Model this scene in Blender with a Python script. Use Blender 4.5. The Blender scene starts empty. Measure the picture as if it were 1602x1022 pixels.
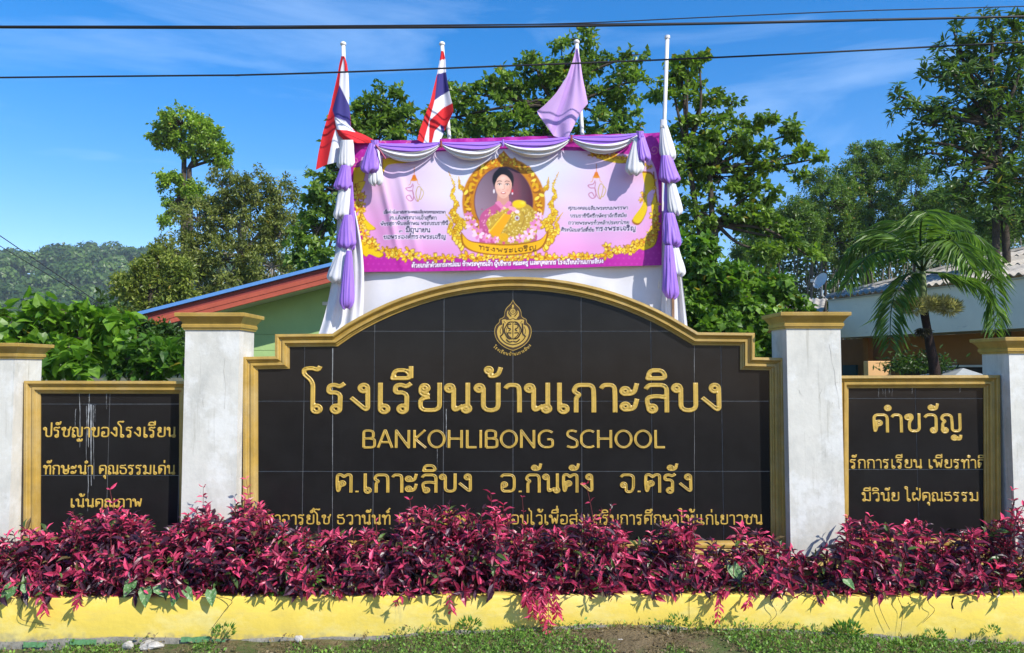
import bpy, math, random
import numpy as np
from math import sin, cos, pi, radians as R
from mathutils import Vector

SC = bpy.context.scene
COL = SC.collection
# ------------------------------------------------------------------ camera, sky, sun, exposure
EYE = 2.02; CY = -6.62; FPX = 1200.0; PITCH = R(3.17)
cam = bpy.data.cameras.new('camera'); cam.sensor_width = 36; cam.lens = FPX*36/1602
cam.clip_start = 0.05; cam.clip_end = 3000
camo = bpy.data.objects.new('camera', cam); COL.objects.link(camo)
camo.location = (0, CY, EYE); camo.rotation_euler = (pi/2+PITCH, 0, 0)
SC.camera = camo
SUN_AZ, SUN_EL = R(47), R(41)          # azimuth to the right of straight behind the camera
sunv = Vector((sin(SUN_AZ)*cos(SUN_EL), -cos(SUN_AZ)*cos(SUN_EL), sin(SUN_EL)))
W = bpy.data.worlds.new('World'); SC.world = W; W.use_nodes = True
nt = W.node_tree; bg = nt.nodes['Background']; bg.inputs[1].default_value = 0.15
sky = nt.nodes.new('ShaderNodeTexSky'); sky.sky_type = 'NISHITA'; sky.sun_disc = False
sky.sun_elevation = SUN_EL; sky.sun_rotation = math.atan2(sunv.x, sunv.y)
sky.air_density = 1.0; sky.dust_density = 0.25; sky.ozone_density = 2.3; sky.altitude = 200
# thin cirrus wisps mixed into the sky
tc = nt.nodes.new('ShaderNodeTexCoord'); mp = nt.nodes.new('ShaderNodeMapping'); mp.inputs['Scale'].default_value = (1.5, 1.5, 7)
mp.inputs['Rotation'].default_value = (0, .25, 0); mp.inputs['Location'].default_value = (3.7, 1.2, 2.6)
nz = nt.nodes.new('ShaderNodeTexNoise'); nz.inputs['Scale'].default_value = 1.7; nz.inputs['Detail'].default_value = 7; nz.inputs['Roughness'].default_value = .55
nz.inputs['Distortion'].default_value = .6
cr = nt.nodes.new('ShaderNodeValToRGB'); cr.color_ramp.elements[0].position = .52; cr.color_ramp.elements[1].position = .8
cr.color_ramp.elements[1].color = (.28, .28, .28, 1)
mx = nt.nodes.new('ShaderNodeMix'); mx.data_type = 'RGBA'; mx.inputs[7].default_value = (5.0, 7.4, 8.4, 1)
nt.links.new(tc.outputs['Generated'], mp.inputs[0]); nt.links.new(mp.outputs[0], nz.inputs[0]); nt.links.new(nz.outputs[0], cr.inputs[0])
hs = nt.nodes.new('ShaderNodeHueSaturation'); hs.inputs['Saturation'].default_value = 1.5
nt.links.new(sky.outputs[0], hs.inputs['Color']); nt.links.new(cr.outputs[0], mx.inputs[0]); nt.links.new(hs.outputs[0], mx.inputs[6])
tint = nt.nodes.new('ShaderNodeMix'); tint.data_type = 'RGBA'; tint.blend_type = 'MULTIPLY'; tint.inputs[0].default_value = 1; tint.inputs[7].default_value = (1.10, .93, 1.02, 1)
nt.links.new(mx.outputs[2], tint.inputs[6]); nt.links.new(tint.outputs[2], bg.inputs[0])
sl = bpy.data.lights.new('sun', 'SUN'); sl.energy = 4.6; sl.angle = R(.53); sl.color = (1, .955, .88)
so = bpy.data.objects.new('sun', sl); COL.objects.link(so); so.rotation_euler = sunv.to_track_quat('Z', 'Y').to_euler(); so.location = (8, -8, 10)
SC.view_settings.view_transform = 'Standard'; SC.view_settings.look = 'None'; SC.view_settings.exposure = 0.5; SC.view_settings.gamma = 1
SC.view_settings.use_curve_mapping = False
SC.cycles.max_bounces = 6; SC.cycles.transparent_max_bounces = 4; SC.cycles.volume_bounces = 0

# ------------------------------------------------------------------ helpers
def at(px, py, Y):
    "world point on the plane y = Y that the photograph shows at (px, py)"
    u = (px-801)/FPX; v = (511-py)/FPX
    dy = cos(PITCH)-v*sin(PITCH); dz = sin(PITCH)+v*cos(PITCH)
    t = (Y-CY)/dy
    return np.array((u*t, Y, EYE+dz*t))
def S(Y): return (Y-CY)/FPX      # metres per photo pixel at depth Y
def lin(c):
    c = np.array(c, float)/255
    return tuple(np.where(c <= .04045, c/12.92, ((c+.055)/1.055)**2.4))
def tag(o, label=None, cat=None, group=None, kind=None):
    if label: o['label'] = label
    if cat: o['category'] = cat
    if group: o['group'] = group
    if kind: o['kind'] = kind
    return o
def empty(name, loc=(0, 0, 0)):
    o = bpy.data.objects.new(name, None); o.empty_display_size = .1; o.location = [float(v) for v in loc]; COL.objects.link(o); return o
def link(name, me, parent=None, loc=(0, 0, 0)):
    o = bpy.data.objects.new(name, me); COL.objects.link(o)
    o.location = [float(v) for v in loc]
    if parent:
        o.parent = parent
        p = parent; off = Vector((0, 0, 0))
        while p: off += p.location; p = p.parent
        o.location = Vector([float(v) for v in loc])-off
    return o
def mesh(name, V, F, mat=None, col=None, smooth=False):
    "V (N,3); F list of (M,k) index arrays; col (N,3) linear colours"
    V = np.asarray(V, dtype=np.float32); me = bpy.data.meshes.new(name)
    F = [np.asarray(f, dtype=np.int32) for f in (F if isinstance(F, list) else [F]) if len(f)]
    me.vertices.add(len(V)); me.vertices.foreach_set('co', V.ravel())
    nl = sum(f.size for f in F); npo = sum(len(f) for f in F)
    me.loops.add(nl); me.polygons.add(npo)
    me.loops.foreach_set('vertex_index', np.concatenate([f.ravel() for f in F]))
    st = []; s = 0
    for f in F:
        k = f.shape[1]; st.append(np.arange(len(f))*k+s); s += f.size
    me.polygons.foreach_set('loop_start', np.concatenate(st).astype(np.int32))
    me.polygons.foreach_set('use_smooth', np.full(npo, bool(smooth)))
    if col is not None:
        a = me.color_attributes.new('Col', 'FLOAT_COLOR', 'POINT')
        c = np.ones((len(V), 4), dtype=np.float32); c[:, :3] = col; a.data.foreach_set('color', c.ravel())
    if mat: me.materials.append(mat)
    me.update(calc_edges=True)
    return me
class MB:
    def __init__(s): s.V = []; s.F = {}; s.C = []; s.n = 0
    def add(s, V, F, col=None):
        V = np.asarray(V, float)
        if isinstance(F, list) and isinstance(F[0], tuple): F = np.array(F)
        for f in (F if isinstance(F, list) else [F]):
            f = np.asarray(f)
            if len(f): s.F.setdefault(f.shape[1], []).append(f+s.n)
        s.V.append(V); s.n += len(V)
        s.C.append(np.tile(np.asarray(col if col is not None else (1, 1, 1), float), (len(V), 1)) if col is None or np.ndim(col) == 1 else np.asarray(col))
    def box(s, a, b, col=None, bev=0):
        (x0, y0, z0), (x1, y1, z1) = a, b
        if bev:
            e = bev; P = []
            for z, d in ((z0, e), (z0+e, 0), (z1-e, 0), (z1, e)):
                P += [(x0+d+e*(d == 0)*0, y0+d, z), (x1-d, y0+d, z), (x1-d, y1-d, z), (x0+d, y1-d, z)]
            F = [(3, 2, 1, 0), (12, 13, 14, 15)]
            for k in range(3):
                for i in range(4):
                    j = (i+1) % 4; F.append((4*k+i, 4*k+j, 4*k+4+j, 4*k+4+i))
            s.add(P, F, col); return
        V = [(x0, y0, z0), (x1, y0, z0), (x1, y1, z0), (x0, y1, z0), (x0, y0, z1), (x1, y0, z1), (x1, y1, z1), (x0, y1, z1)]
        s.add(V, [(0, 3, 2, 1), (4, 5, 6, 7), (0, 1, 5, 4), (1, 2, 6, 5), (2, 3, 7, 6), (3, 0, 4, 7)], col)
    def tube(s, pts, rad, k=6, col=None, cap=True):
        V, F = tube(pts, rad, k, cap); s.add(V, F, col)
    def mesh(s, name, mat, smooth=False, usecol=False):
        V = np.concatenate(s.V); F = [np.concatenate(v) for v in s.F.values()]
        return mesh(name, V, F, mat, np.concatenate(s.C) if usecol else None, smooth)
    def build(s, name, mat, parent=None, smooth=False, usecol=False):
        return link(name, s.mesh(name, mat, smooth, usecol), parent)
def tube(pts, rad, k=6, cap=True):
    P = np.asarray(pts, float); n = len(P)
    r = np.full(n, rad) if np.ndim(rad) == 0 else np.interp(np.linspace(0, 1, n), np.linspace(0, 1, len(rad)), rad)
    T = np.gradient(P, axis=0); T /= np.linalg.norm(T, axis=1)[:, None]+1e-9
    ref = np.array((0, 0, 1.)) if abs(T[0, 2]) < .9 else np.array((1., 0, 0))
    A = np.cross(T, ref); A /= np.linalg.norm(A, axis=1)[:, None]+1e-9; B = np.cross(T, A)
    th = np.arange(k)*2*pi/k
    V = P[:, None]+r[:, None, None]*(np.cos(th)[None, :, None]*A[:, None]+np.sin(th)[None, :, None]*B[:, None])
    V = V.reshape(-1, 3); i = np.arange(n-1)[:, None]*k; j = np.arange(k)[None]; j2 = (j+1) % k
    F = np.stack([i+j, i+j2, i+k+j2, i+k+j], -1).reshape(-1, 4)
    if cap:
        V = np.vstack([V, P[:1], P[-1:]]); c0 = n*k
        jj = np.arange(k); F2 = np.vstack([np.stack([np.full(k, c0), (jj+1) % k, jj], 1), np.stack([np.full(k, c0+1), (n-1)*k+jj, (n-1)*k+(jj+1) % k], 1)])
        return V, [F, F2]
    return V, [F]
def grid_faces(nu, nv):
    i = np.arange(nu-1)[:, None]; j = np.arange(nv-1)[None]
    return np.stack([i*nv+j, (i+1)*nv+j, (i+1)*nv+j+1, i*nv+j+1], -1).reshape(-1, 4)
def fbm(x, y, seed=0, oct=4):
    r = np.random.RandomState(seed); o = 0*x; a = 1
    for k in range(oct):
        for _ in range(3):
            ang = r.rand()*6.283; ph = r.rand()*6.283; f = (1.6**k)*(.8+.5*r.rand())
            o = o+a*np.sin(f*(x*cos(ang)+y*sin(ang))+ph)/3
        a *= .6
    return o

# ------------------------------------------------------------------ materials
def mat(name, color=(.5, .5, .5), rough=.6, spec=.5, var=0, vscale=6, bump=0, bscale=40, metal=0, attr=False, stain=None, extra=None, coat=0):
    m = bpy.data.materials.new(name); m.use_nodes = True; n = m.node_tree; p = n.nodes['Principled BSDF']
    p.inputs['Roughness'].default_value = rough; p.inputs['Metallic'].default_value = metal
    p.inputs['Specular IOR Level'].default_value = spec; p.inputs['Coat Weight'].default_value = coat
    N = n.nodes.new; L = n.links.new
    geo = N('ShaderNodeNewGeometry')
    if attr:
        a = N('ShaderNodeAttribute'); a.attribute_name = 'Col'; src = a.outputs['Color']
    else:
        a = N('ShaderNodeRGB'); a.outputs[0].default_value = (*color, 1); src = a.outputs[0]
    if var:
        t = N('ShaderNodeTexNoise'); t.inputs['Scale'].default_value = vscale; t.inputs['Detail'].default_value = 8; t.inputs['Roughness'].default_value = .65
        L(geo.outputs['Position'], t.inputs['Vector'])
        mr = N('ShaderNodeMapRange'); mr.inputs[1].default_value = .3; mr.inputs[2].default_value = .7; mr.inputs[3].default_value = 1-var; mr.inputs[4].default_value = 1+var
        L(t.outputs[0], mr.inputs[0])
        x = N('ShaderNodeMix'); x.data_type = 'RGBA'; x.blend_type = 'MULTIPLY'; x.inputs[0].default_value = 1
        L(src, x.inputs[6]); L(mr.outputs[0], x.inputs[7]); src = x.outputs[2]
    for st in (stain or []):     # (colour, scale xyz, lo, hi, amount, seed)
        c, sc, lo, hi, am, sd = st
        mpp = N('ShaderNodeMapping'); mpp.inputs['Scale'].default_value = sc; mpp.inputs['Location'].default_value = (sd, sd*.7, sd*1.3)
        L(geo.outputs['Position'], mpp.inputs[0])
        t = N('ShaderNodeTexNoise'); t.inputs['Scale'].default_value = 1; t.inputs['Detail'].default_value = 9; t.inputs['Roughness'].default_value = .7
        L(mpp.outputs[0], t.inputs['Vector'])
        mr = N('ShaderNodeMapRange'); mr.inputs[1].default_value = lo; mr.inputs[2].default_value = hi; mr.inputs[3].default_value = 0; mr.inputs[4].default_value = am
        L(t.outputs[0], mr.inputs[0])
        x = N('ShaderNodeMix'); x.data_type = 'RGBA'; L(mr.outputs[0], x.inputs[0]); L(src, x.inputs[6]); x.inputs[7].default_value = (*c, 1); src = x.outputs[2]
    if extra: src = extra(n, src, geo)
    L(src, p.inputs['Base Color'])
    if bump:
        t = N('ShaderNodeTexNoise'); t.inputs['Scale'].default_value = bscale; t.inputs['Detail'].default_value = 6
        L(geo.outputs['Position'], t.inputs['Vector'])
        b = N('ShaderNodeBump'); b.inputs['Strength'].default_value = bump; b.inputs['Distance'].default_value = .02
        L(t.outputs[0], b.inputs['Height']); L(b.outputs[0], p.inputs['Normal'])
    return m
def leafmat(name, rough=.42, trans=.42, tcol=(1.25, 1.35, .7), spec=.45):
    m = bpy.data.materials.new(name); m.use_nodes = True; n = m.node_tree; p = n.nodes['Principled BSDF']; out = n.nodes['Material Output']
    p.inputs['Roughness'].default_value = rough; p.inputs['Specular IOR Level'].default_value = spec
    a = n.nodes.new('ShaderNodeAttribute'); a.attribute_name = 'Col'; n.links.new(a.outputs['Color'], p.inputs['Base Color'])
    t = n.nodes.new('ShaderNodeBsdfTranslucent'); x = n.nodes.new('ShaderNodeMix'); x.data_type = 'RGBA'; x.blend_type = 'MULTIPLY'; x.inputs[0].default_value = 1
    x.inputs[7].default_value = (*tcol, 1); n.links.new(a.outputs['Color'], x.inputs[6]); n.links.new(x.outputs[2], t.inputs['Color'])
    ms = n.nodes.new('ShaderNodeMixShader'); ms.inputs[0].default_value = trans
    n.links.new(p.outputs[0], ms.inputs[1]); n.links.new(t.outputs[0], ms.inputs[2]); n.links.new(ms.outputs[0], out.inputs[0])
    return m
def zfade(z0, z1, colr, amt, nscale=9):     # dirt that lies on the thing near its own foot (splash marks), broken up by noise
    def f(n, src, geo):
        N = n.nodes.new; L = n.links.new
        sp = N('ShaderNodeSeparateXYZ'); L(geo.outputs['Position'], sp.inputs[0])
        t = N('ShaderNodeTexNoise'); t.inputs['Scale'].default_value = nscale; t.inputs['Detail'].default_value = 8; L(geo.outputs['Position'], t.inputs['Vector'])
        mr = N('ShaderNodeMapRange'); mr.inputs[1].default_value = z1; mr.inputs[2].default_value = z0; mr.inputs[3].default_value = 0; mr.inputs[4].default_value = 1
        L(sp.outputs[2], mr.inputs[0])
        m = N('ShaderNodeMath'); m.operation = 'MULTIPLY'; L(mr.outputs[0], m.inputs[0]); L(t.outputs[0], m.inputs[1])
        m2 = N('ShaderNodeMapRange'); m2.inputs[1].default_value = .25; m2.inputs[2].default_value = .5; m2.inputs[3].default_value = 0; m2.inputs[4].default_value = amt; L(m.outputs[0], m2.inputs[0])
        x = N('ShaderNodeMix'); x.data_type = 'RGBA'; L(m2.outputs[0], x.inputs[0]); L(src, x.inputs[6]); x.inputs[7].default_value = (*colr, 1)
        return x.outputs[2]
    return f
GREY = (.28, .29, .27)
M = {
 'white': mat('white_lime_paint', (.60, .585, .52), .85, .2, .06, 5, .10, 24, stain=[((.40, .40, .36), (4, 4, 1.8), .47, .68, .6, 3), ((.26, .24, .18), (26, 26, 1.1), .57, .72, .6, 9), ((.34, .33, .28), (60, 60, 60), .62, .7, .35, 31), ((.74, .74, .71), (3, 3, 3), .5, .6, .5, 17), ((.16, .15, .11), (9, 9, 14), .66, .72, .5, 21)], extra=zfade(.2, 1.5, (.40, .37, .28), .35, 7)),
 'gold': mat('gold_paint', (.40, .255, .05), .40, .55, .2, 7, .08, 50, stain=[((.62, .52, .3), (60, 60, 60), .7, .73, .6, 5), ((.20, .12, .03), (7, 7, 2), .52, .75, .6, 2), ((.50, .40, .22), (2.5, 2.5, 2.5), .5, .7, .35, 12)]),
 'goldletter': mat('gold_letter_paint', (.50, .325, .055), .34, .6, .15, 25, .05, 90, stain=[((.30, .18, .03), (18, 18, 18), .52, .7, .5, 6)]),
 'granite': mat('polished_black_granite', (.0125, .0115, .0115), .14, .13, .2, 5, .02, 30, stain=[((.05, .05, .05), (240, 240, 240), .56, .7, .3, 1), ((.035, .034, .032), (8, 8, 1.2), .58, .85, .35, 7), ((.02, .02, .02), (1.5, 1.5, 3), .45, .7, .4, 5)]),
 'grout': mat('grout', (.30, .30, .29), .9, .2, .25, 20),
 'yellow': mat('yellow_paint', (.76, .57, .10), .8, .25, .06, 4, .12, 22, stain=[((.55, .45, .15), (2.5, 2.5, 9), .48, .72, .6, 4), ((.30, .27, .15), (30, 30, 30), .66, .74, .6, 8), ((.80, .70, .30), (2, 2, 4), .5, .65, .5, 14), ((.25, .24, .15), (7, 7, 1.5), .62, .76, .55, 24)], extra=zfade(-.06, .12, (.28, .26, .19), .95, 14)),
 'basewall': mat('pale_yellow_paint', (.66, .50, .16), .8, .3, .08, 5, .2, 40),
 'concrete': mat('rough_concrete', (.20, .19, .16), .95, .2, .3, 14, .6, 40, stain=[((.12, .12, .09), (20, 20, 20), .52, .62, .7, 3)]),
 'soil': mat('soil', (.09, .06, .04), .95, .1, .4, 20, .8, 40),
 'wood': mat('weathered_wood', (.22, .13, .08), .8, .2, .3, 15),
 'pole': mat('white_pole', (.72, .70, .68), .5, .4, .06, 10),
 'cable': mat('cable_rubber', (.012, .012, .014), .6, .4),
 'bark': mat('bark', (.065, .052, .038), .9, .2, .35, 9, .6, 30),
 'palebark': mat('pale_bark', (.22, .20, .165), .85, .2, .35, 9, .5, 30),
 'redstem': mat('red_stem', (.16, .03, .035), .6, .3, .3, 20),
 'leaf': leafmat('leaf'), 'redleaf': leafmat('red_leaf', .37, .32, (1.5, .75, .9), .5), 'grass': leafmat('grass_blade', .5, .35),
 'whitecloth': mat('white_satin', (.62, .61, .63), .6, .3, .04, 8), 'purplecloth': mat('purple_satin', (.30, .15, .58), .5, .35, .06, 8),
 'vinyl': mat('printed_vinyl', attr=True, rough=.45, spec=.3), 'flagcloth': mat('flag_cloth', attr=True, rough=.75, spec=.2),
 'bluemetal': mat('blue_painted_roof', (.10, .26, .56), .4, .5, .08, 5), 'red': mat('red_painted_board', (.42, .085, .045), .6, .4, .12, 6, .15, 25),
 'darkred': mat('dark_red_board', (.25, .045, .035), .6, .4, .12, 6), 'greenwall': mat('green_painted_wall', (.36, .52, .20), .8, .3, .06, 3, .1, 20),
 'seam': mat('dark_seam', (.03, .05, .02), .9, .1), 'soffit': mat('soffit_board', (.5, .52, .45), .8, .2, .1, 5),
 'fascia': mat('white_painted_fascia', (.80, .74, .60), .8, .3, .06, 2, 0, 40, stain=[((.22, .22, .21), (2, 2, 7), .6, .75, .5, 6), ((.3, .3, .28), (9, 9, 1), .6, .8, .35, 2)]),
 'orange': mat('orange_painted_wall', (.36, .17, .06), .85, .2, .12, 2, .1, 20), 'roofsheet': mat('weathered_cement_sheet', (.38, .345, .29), .9, .2, .3, 7, .4, 60, stain=[((.10, .10, .095), (2, 2, 2), .5, .7, .6, 4)]),
 'dark': mat('dark_opening', (.012, .012, .014), .5, .3), 'teal': mat('teal_shutter', (.03, .10, .11), .5, .4), 'metal': mat('grey_dish_metal', (.62, .60, .56), .4, .5, .08, 9),
 'greenpaint': mat('old_green_paint', (.10, .24, .10), .8, .3, .3, 30, .3, 40), 'rock': mat('pale_rock', (.42, .40, .36), .9, .2, .3, 20, .6, 30),
 'streak': mat('mineral_streak', (.30, .31, .31), .7, .3, .4, 30), 'crack': mat('crack_shadow', (.02, .016, .01), .95, .1), 'whiteplain': mat('white_board', (.7, .7, .68), .7, .3),
 'hairline': mat('hairline_crack', (.38, .36, .31), .9, .1),
 'crestdark': mat('dark_engraving', (.05, .03, .015), .6, .3),
}
# ------------------------------------------------------------------ stroke lettering (own drawn glyphs)
GL = {
'ก': (.72, 'p.14,0 .14,.5 .25,.6 .06,.7 .15,.925 .62,.925 .64,.6 .64,0'),
'ข': (.72, 'o.15,.8,.1;p.15,.91 .3,.93 .34,.76 .2,.55 .2,.075 .62,.075 .62,1'),
'ค': (.74, 'o.31,.5,.1;p.24,.42 .13,0 .1,.5 .1,.925 .66,.925 .66,0'),
'ง': (.66, 'o.4,.82,.11;p.51,.82 .52,.03 .04,.5'),
'จ': (.66, 'p.06,.8 .15,.925 .6,.925 .6,.3 .52,.04 .28,.04 .28,.34;o.18,.4,.1'),
'ฉ': (.80, 'o.16,.48,.1;p.26,.48 .26,.04 .5,.2;p.06,.82 .15,.925 .62,.925 .62,.13;o.6,.13,.1'),
'ช': (.76, 'o.15,.8,.1;p.15,.91 .3,.93 .34,.76 .2,.55 .2,.075 .62,.075 .62,.66 .76,1.02;p.5,.74 .64,.66'),
'ญ': (.94, 'o.21,.12,.1;p.1,.12 .13,.5 .25,.6 .06,.7 .15,.925 .5,.925 .52,.5 .52,.075 .86,.075 .86,1;o.6,-.27,.09;p.66,-.33 .86,-.36 .88,-.12'),
'ณ': (.98, 'o.2,.12,.1;p.1,.12 .13,.5 .25,.6 .06,.7 .15,.925 .5,.925 .52,.5 .52,.03 .74,.22;p.88,1 .88,.13;o.84,.13,.1'),
'ด': (.74, 'o.25,.52,.1;p.34,.46 .14,0 .1,.5 .1,.925 .66,.925 .66,0'),
'ต': (.76, 'o.31,.48,.1;p.24,.4 .13,0 .08,.5 .1,.925 .26,.95 .38,.8 .5,.95 .68,.925 .68,.5 .68,0'),
'ถ': (.74, 'o.24,.12,.1;p.12,.12 .14,.5 .26,.6 .06,.7 .15,.925 .64,.925 .66,.6 .66,0'),
'ท': (.74, 'o.15,.82,.1;p.26,.82 .26,0;p.26,.5 .44,.925 .66,.925 .66,0'),
'ธ': (.70, 'p.58,1 .4,.88 .12,.95 .1,.66 .5,.68 .64,.5 .62,.075 .12,.075 .12,.44'),
'น': (.78, 'o.15,.82,.1;p.26,.82 .26,.04 .52,.22;p.66,1 .66,.13;o.62,.13,.1'),
'บ': (.76, 'o.15,.82,.1;p.26,.82 .26,.075 .68,.075 .68,1'),
'ป': (.76, 'o.15,.82,.1;p.26,.82 .26,.075 .68,.075 .68,1.42'),
'ผ': (.78, 'o.2,.82,.1;p.1,.82 .1,.3 .22,.03 .4,.42 .57,.03 .7,.3 .7,1'),
'ฝ': (.78, 'o.2,.82,.1;p.1,.82 .1,.3 .22,.03 .4,.42 .57,.03 .7,.3 .7,1.42'),
'พ': (.84, 'o.13,.82,.1;p.24,.82 .3,.04 .48,.72 .64,.04 .76,1'),
'ภ': (.76, 'o.13,.12,.1;p.24,.12 .24,.5 .34,.6 .14,.7 .22,.925 .66,.925 .68,.6 .68,0'),
'ม': (.80, 'o.15,.82,.1;p.26,.82 .26,.22;o.2,.14,.1;p.3,.17 .5,.12 .7,.03 .7,1'),
'ย': (.74, 'o.24,.82,.1;p.13,.82 .13,.62 .38,.56;p.38,.52 .12,.46 .12,.075 .66,.075 .66,1'),
'ร': (.62, 'o.3,.12,.11;p.41,.12 .42,.58 .3,.68 .08,.66 .1,.9 .26,.94 .4,.86 .54,.98'),
'ล': (.76, 'o.27,.13,.1;p.17,.13 .1,.5 .4,.56 .68,.5;p.08,.78 .18,.925 .68,.925 .68,0'),
'ว': (.66, 'p.08,.78 .18,.925 .56,.925 .56,.12;o.45,.12,.1'),
'ศ': (.78, 'o.31,.5,.1;p.24,.42 .13,0 .1,.5 .1,.925 .66,.925 .66,0;p.6,.82 .8,1.06'),
'ษ': (.84, 'o.15,.82,.1;p.26,.82 .26,.075 .68,.075 .68,1;o.48,.42,.08;p.55,.42 .84,.62'),
'ส': (.78, 'o.27,.13,.1;p.17,.13 .1,.5 .4,.56 .68,.5;p.08,.78 .18,.925 .68,.925 .68,0;p.54,.86 .8,1.1'),
'ห': (.80, 'o.15,.82,.1;p.26,.82 .26,0;p.26,.4 .5,.66;o.62,.82,.1;p.54,.76 .46,.62 .7,.5 .7,0'),
'อ': (.74, 'p.08,.8 .16,.925 .64,.925 .66,.5 .64,.075 .12,.075 .12,.4;o.22,.42,.1'),
'า': (.54, 'p.06,.8 .14,.925 .44,.925 .46,.6 .46,0'),
'ำ': (.54, 'p.06,.8 .14,.925 .44,.925 .46,.6 .46,0;o-.1,1.28,.1'),
'เ': (.42, 'o.26,.12,.11;p.15,.12 .15,1'),
'แ': (.78, 'o.26,.12,.11;p.15,.12 .15,1;o.62,.12,.11;p.51,.12 .51,1'),
'โ': (.46, 'o.27,.12,.11;p.16,.12 .16,1.04 -.1,1.3 -.1,1.46 .14,1.5 .3,1.42 .36,1.56'),
'ไ': (.46, 'o.29,.12,.11;p.18,.12 .18,1.3 .0,1.4 -.04,1.62'),
'ใ': (.46, 'o.29,.12,.11;p.18,.12 .18,1.3 .0,1.36 -.02,1.56 .16,1.56 .2,1.4'),
'ะ': (.58, 'o.15,.72,.1;p.15,.62 .4,.64 .48,.98;o.15,.2,.1;p.15,.1 .4,.12 .48,.46'),
'ั': (0, 'o-.24,1.3,.09;p-.24,1.2 -.02,1.22 .04,1.52'),
'ิ': (0, 'p-.56,1.15 -.5,1.42 -.14,1.42 -.04,1.15 -.56,1.15'),
'ี': (0, 'p-.56,1.15 -.5,1.42 -.14,1.42 -.04,1.15 -.56,1.15;p-.04,1.15 -.04,1.56'),
'ึ': (0, 'p-.56,1.15 -.5,1.42 -.2,1.42 -.04,1.15 -.56,1.15;o-.05,1.42,.07'),
'ื': (0, 'p-.56,1.15 -.5,1.42 -.14,1.42 -.02,1.15 -.56,1.15;p-.02,1.15 -.02,1.56;p-.17,1.4 -.17,1.56'),
'ุ': (0, 'o-.14,-.2,.07;p-.07,-.2 -.07,-.46'),
'ู': (0, 'o-.3,-.2,.07;p-.23,-.2 -.23,-.42 -.05,-.42 -.05,-.14'),
'่': (0, 'p-.1,1.2 -.1,1.5'),
'้': (0, 'o-.3,1.42,.08;p-.22,1.42 -.3,1.2 -.04,1.24 .04,1.52'),
'็': (0, 'o-.36,1.25,.07;p-.28,1.25 -.28,1.42 -.1,1.38 -.1,1.2'),
'์': (0, 'o-.2,1.26,.09;p-.2,1.36 .0,1.62'),
'๓': (.8, 'o.18,.15,.1;p.08,.2 .1,.66 .38,.66 .4,.3;p.4,.6 .72,.66 .72,.1'),
'.': (.26, 'p.12,.02 .12,.1'), ' ': (.36, ''),
'B': (.62, 'p.08,.03 .08,.97 .36,.97 .5,.9 .5,.6 .36,.53 .08,.53;p.36,.53 .56,.48 .56,.06 .34,.03 .08,.03'),
'A': (.68, 'p.03,0 .32,.97 .36,.97 .65,0;p.14,.32 .54,.32'),
'N': (.74, 'p.09,0 .09,.97 .64,.03 .64,1'),
'K': (.60, 'p.09,0 .09,1;p.56,1 .12,.5 .6,0'),
'O': (.80, 'e.4,.5,.34,.46'), 'H': (.74, 'p.09,0 .09,1;p.64,0 .64,1;p.09,.52 .64,.52'),
'L': (.52, 'p.09,1 .09,.04 .5,.04'), 'I': (.2, 'p.1,0 .1,1'),
'G': (.76, 'p.66,.86 .5,.96 .26,.96 .06,.75 .06,.25 .26,.04 .5,.04 .66,.1 .66,.48 .42,.48'),
'S': (.56, 'p.48,.9 .32,.97 .1,.94 .06,.68 .28,.54 .5,.42 .5,.08 .26,.02 .05,.1'),
'C': (.66, 'p.62,.88 .5,.96 .26,.96 .06,.75 .06,.25 .26,.04 .5,.04 .62,.12'),
}
ABOVE = 'ัิีึื'; TONE = '่้์็'; TALL = 'ปฝ'
def rpoly(pts, r, closed=False):
    P = [np.array(p, float) for p in pts]; out = [P[0]]
    for i in range(1, len(P)-1):
        a, b, c = P[i-1], P[i], P[i+1]; la = np.linalg.norm(a-b); lc = np.linalg.norm(c-b)
        d = min(r, la*.5, lc*.5); p0 = b+(a-b)/la*d; p1 = b+(c-b)/lc*d
        for t in np.linspace(0, 1, 6): out.append((1-t)**2*p0+2*t*(1-t)*b+t*t*p1)
    out.append(P[-1]); return np.array([p for k, p in enumerate(out) if k == 0 or np.linalg.norm(p-out[k-1]) > 1e-4])
_paths = {}
def paths(ch):
    if ch in _paths: return _paths[ch]
    res = []; latin = ch.isascii()
    for s in GL[ch][1].split(';'):
        if not s: continue
        k, b = s[0], s[1:]
        if k == 'o':
            x, y, r = map(float, b.split(',')); t = np.linspace(0, 2*pi, 19); res.append((np.stack([x+r*np.cos(t), y+r*np.sin(t)], 1), True))
        elif k == 'e':
            x, y, a, c = map(float, b.split(',')); t = np.linspace(0, 2*pi, 33); res.append((np.stack([x+a*np.cos(t), y+c*np.sin(t)], 1), True))
        else:
            pts = [tuple(map(float, q.split(','))) for q in b.split()]
            rr = .2 if ch not in 'AKNHLI' else .0
            cl = pts[0] == pts[-1]
            res.append((rpoly(pts, rr) if rr else np.array(pts), cl))
    _paths[ch] = res; return res
def layout(text, track=.06):
    x = 0; out = []; prev = None; prevx = 0; stack = False
    for ch in text:
        adv = GL[ch][0]
        if adv == 0:
            dy = .34 if (ch in TONE and stack) else 0; dx = -.16 if prev in TALL and ord(ch) != 0xe38 else 0
            out.append((ch, prevx+dx, dy))
            if ch in ABOVE: stack = True
        else:
            if ch == 'ำ' and stack: pass
            out.append((ch, x, 0)); prevx = x+adv-.05; prev = ch; stack = False; x += adv+track
    return out, x-track
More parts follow.
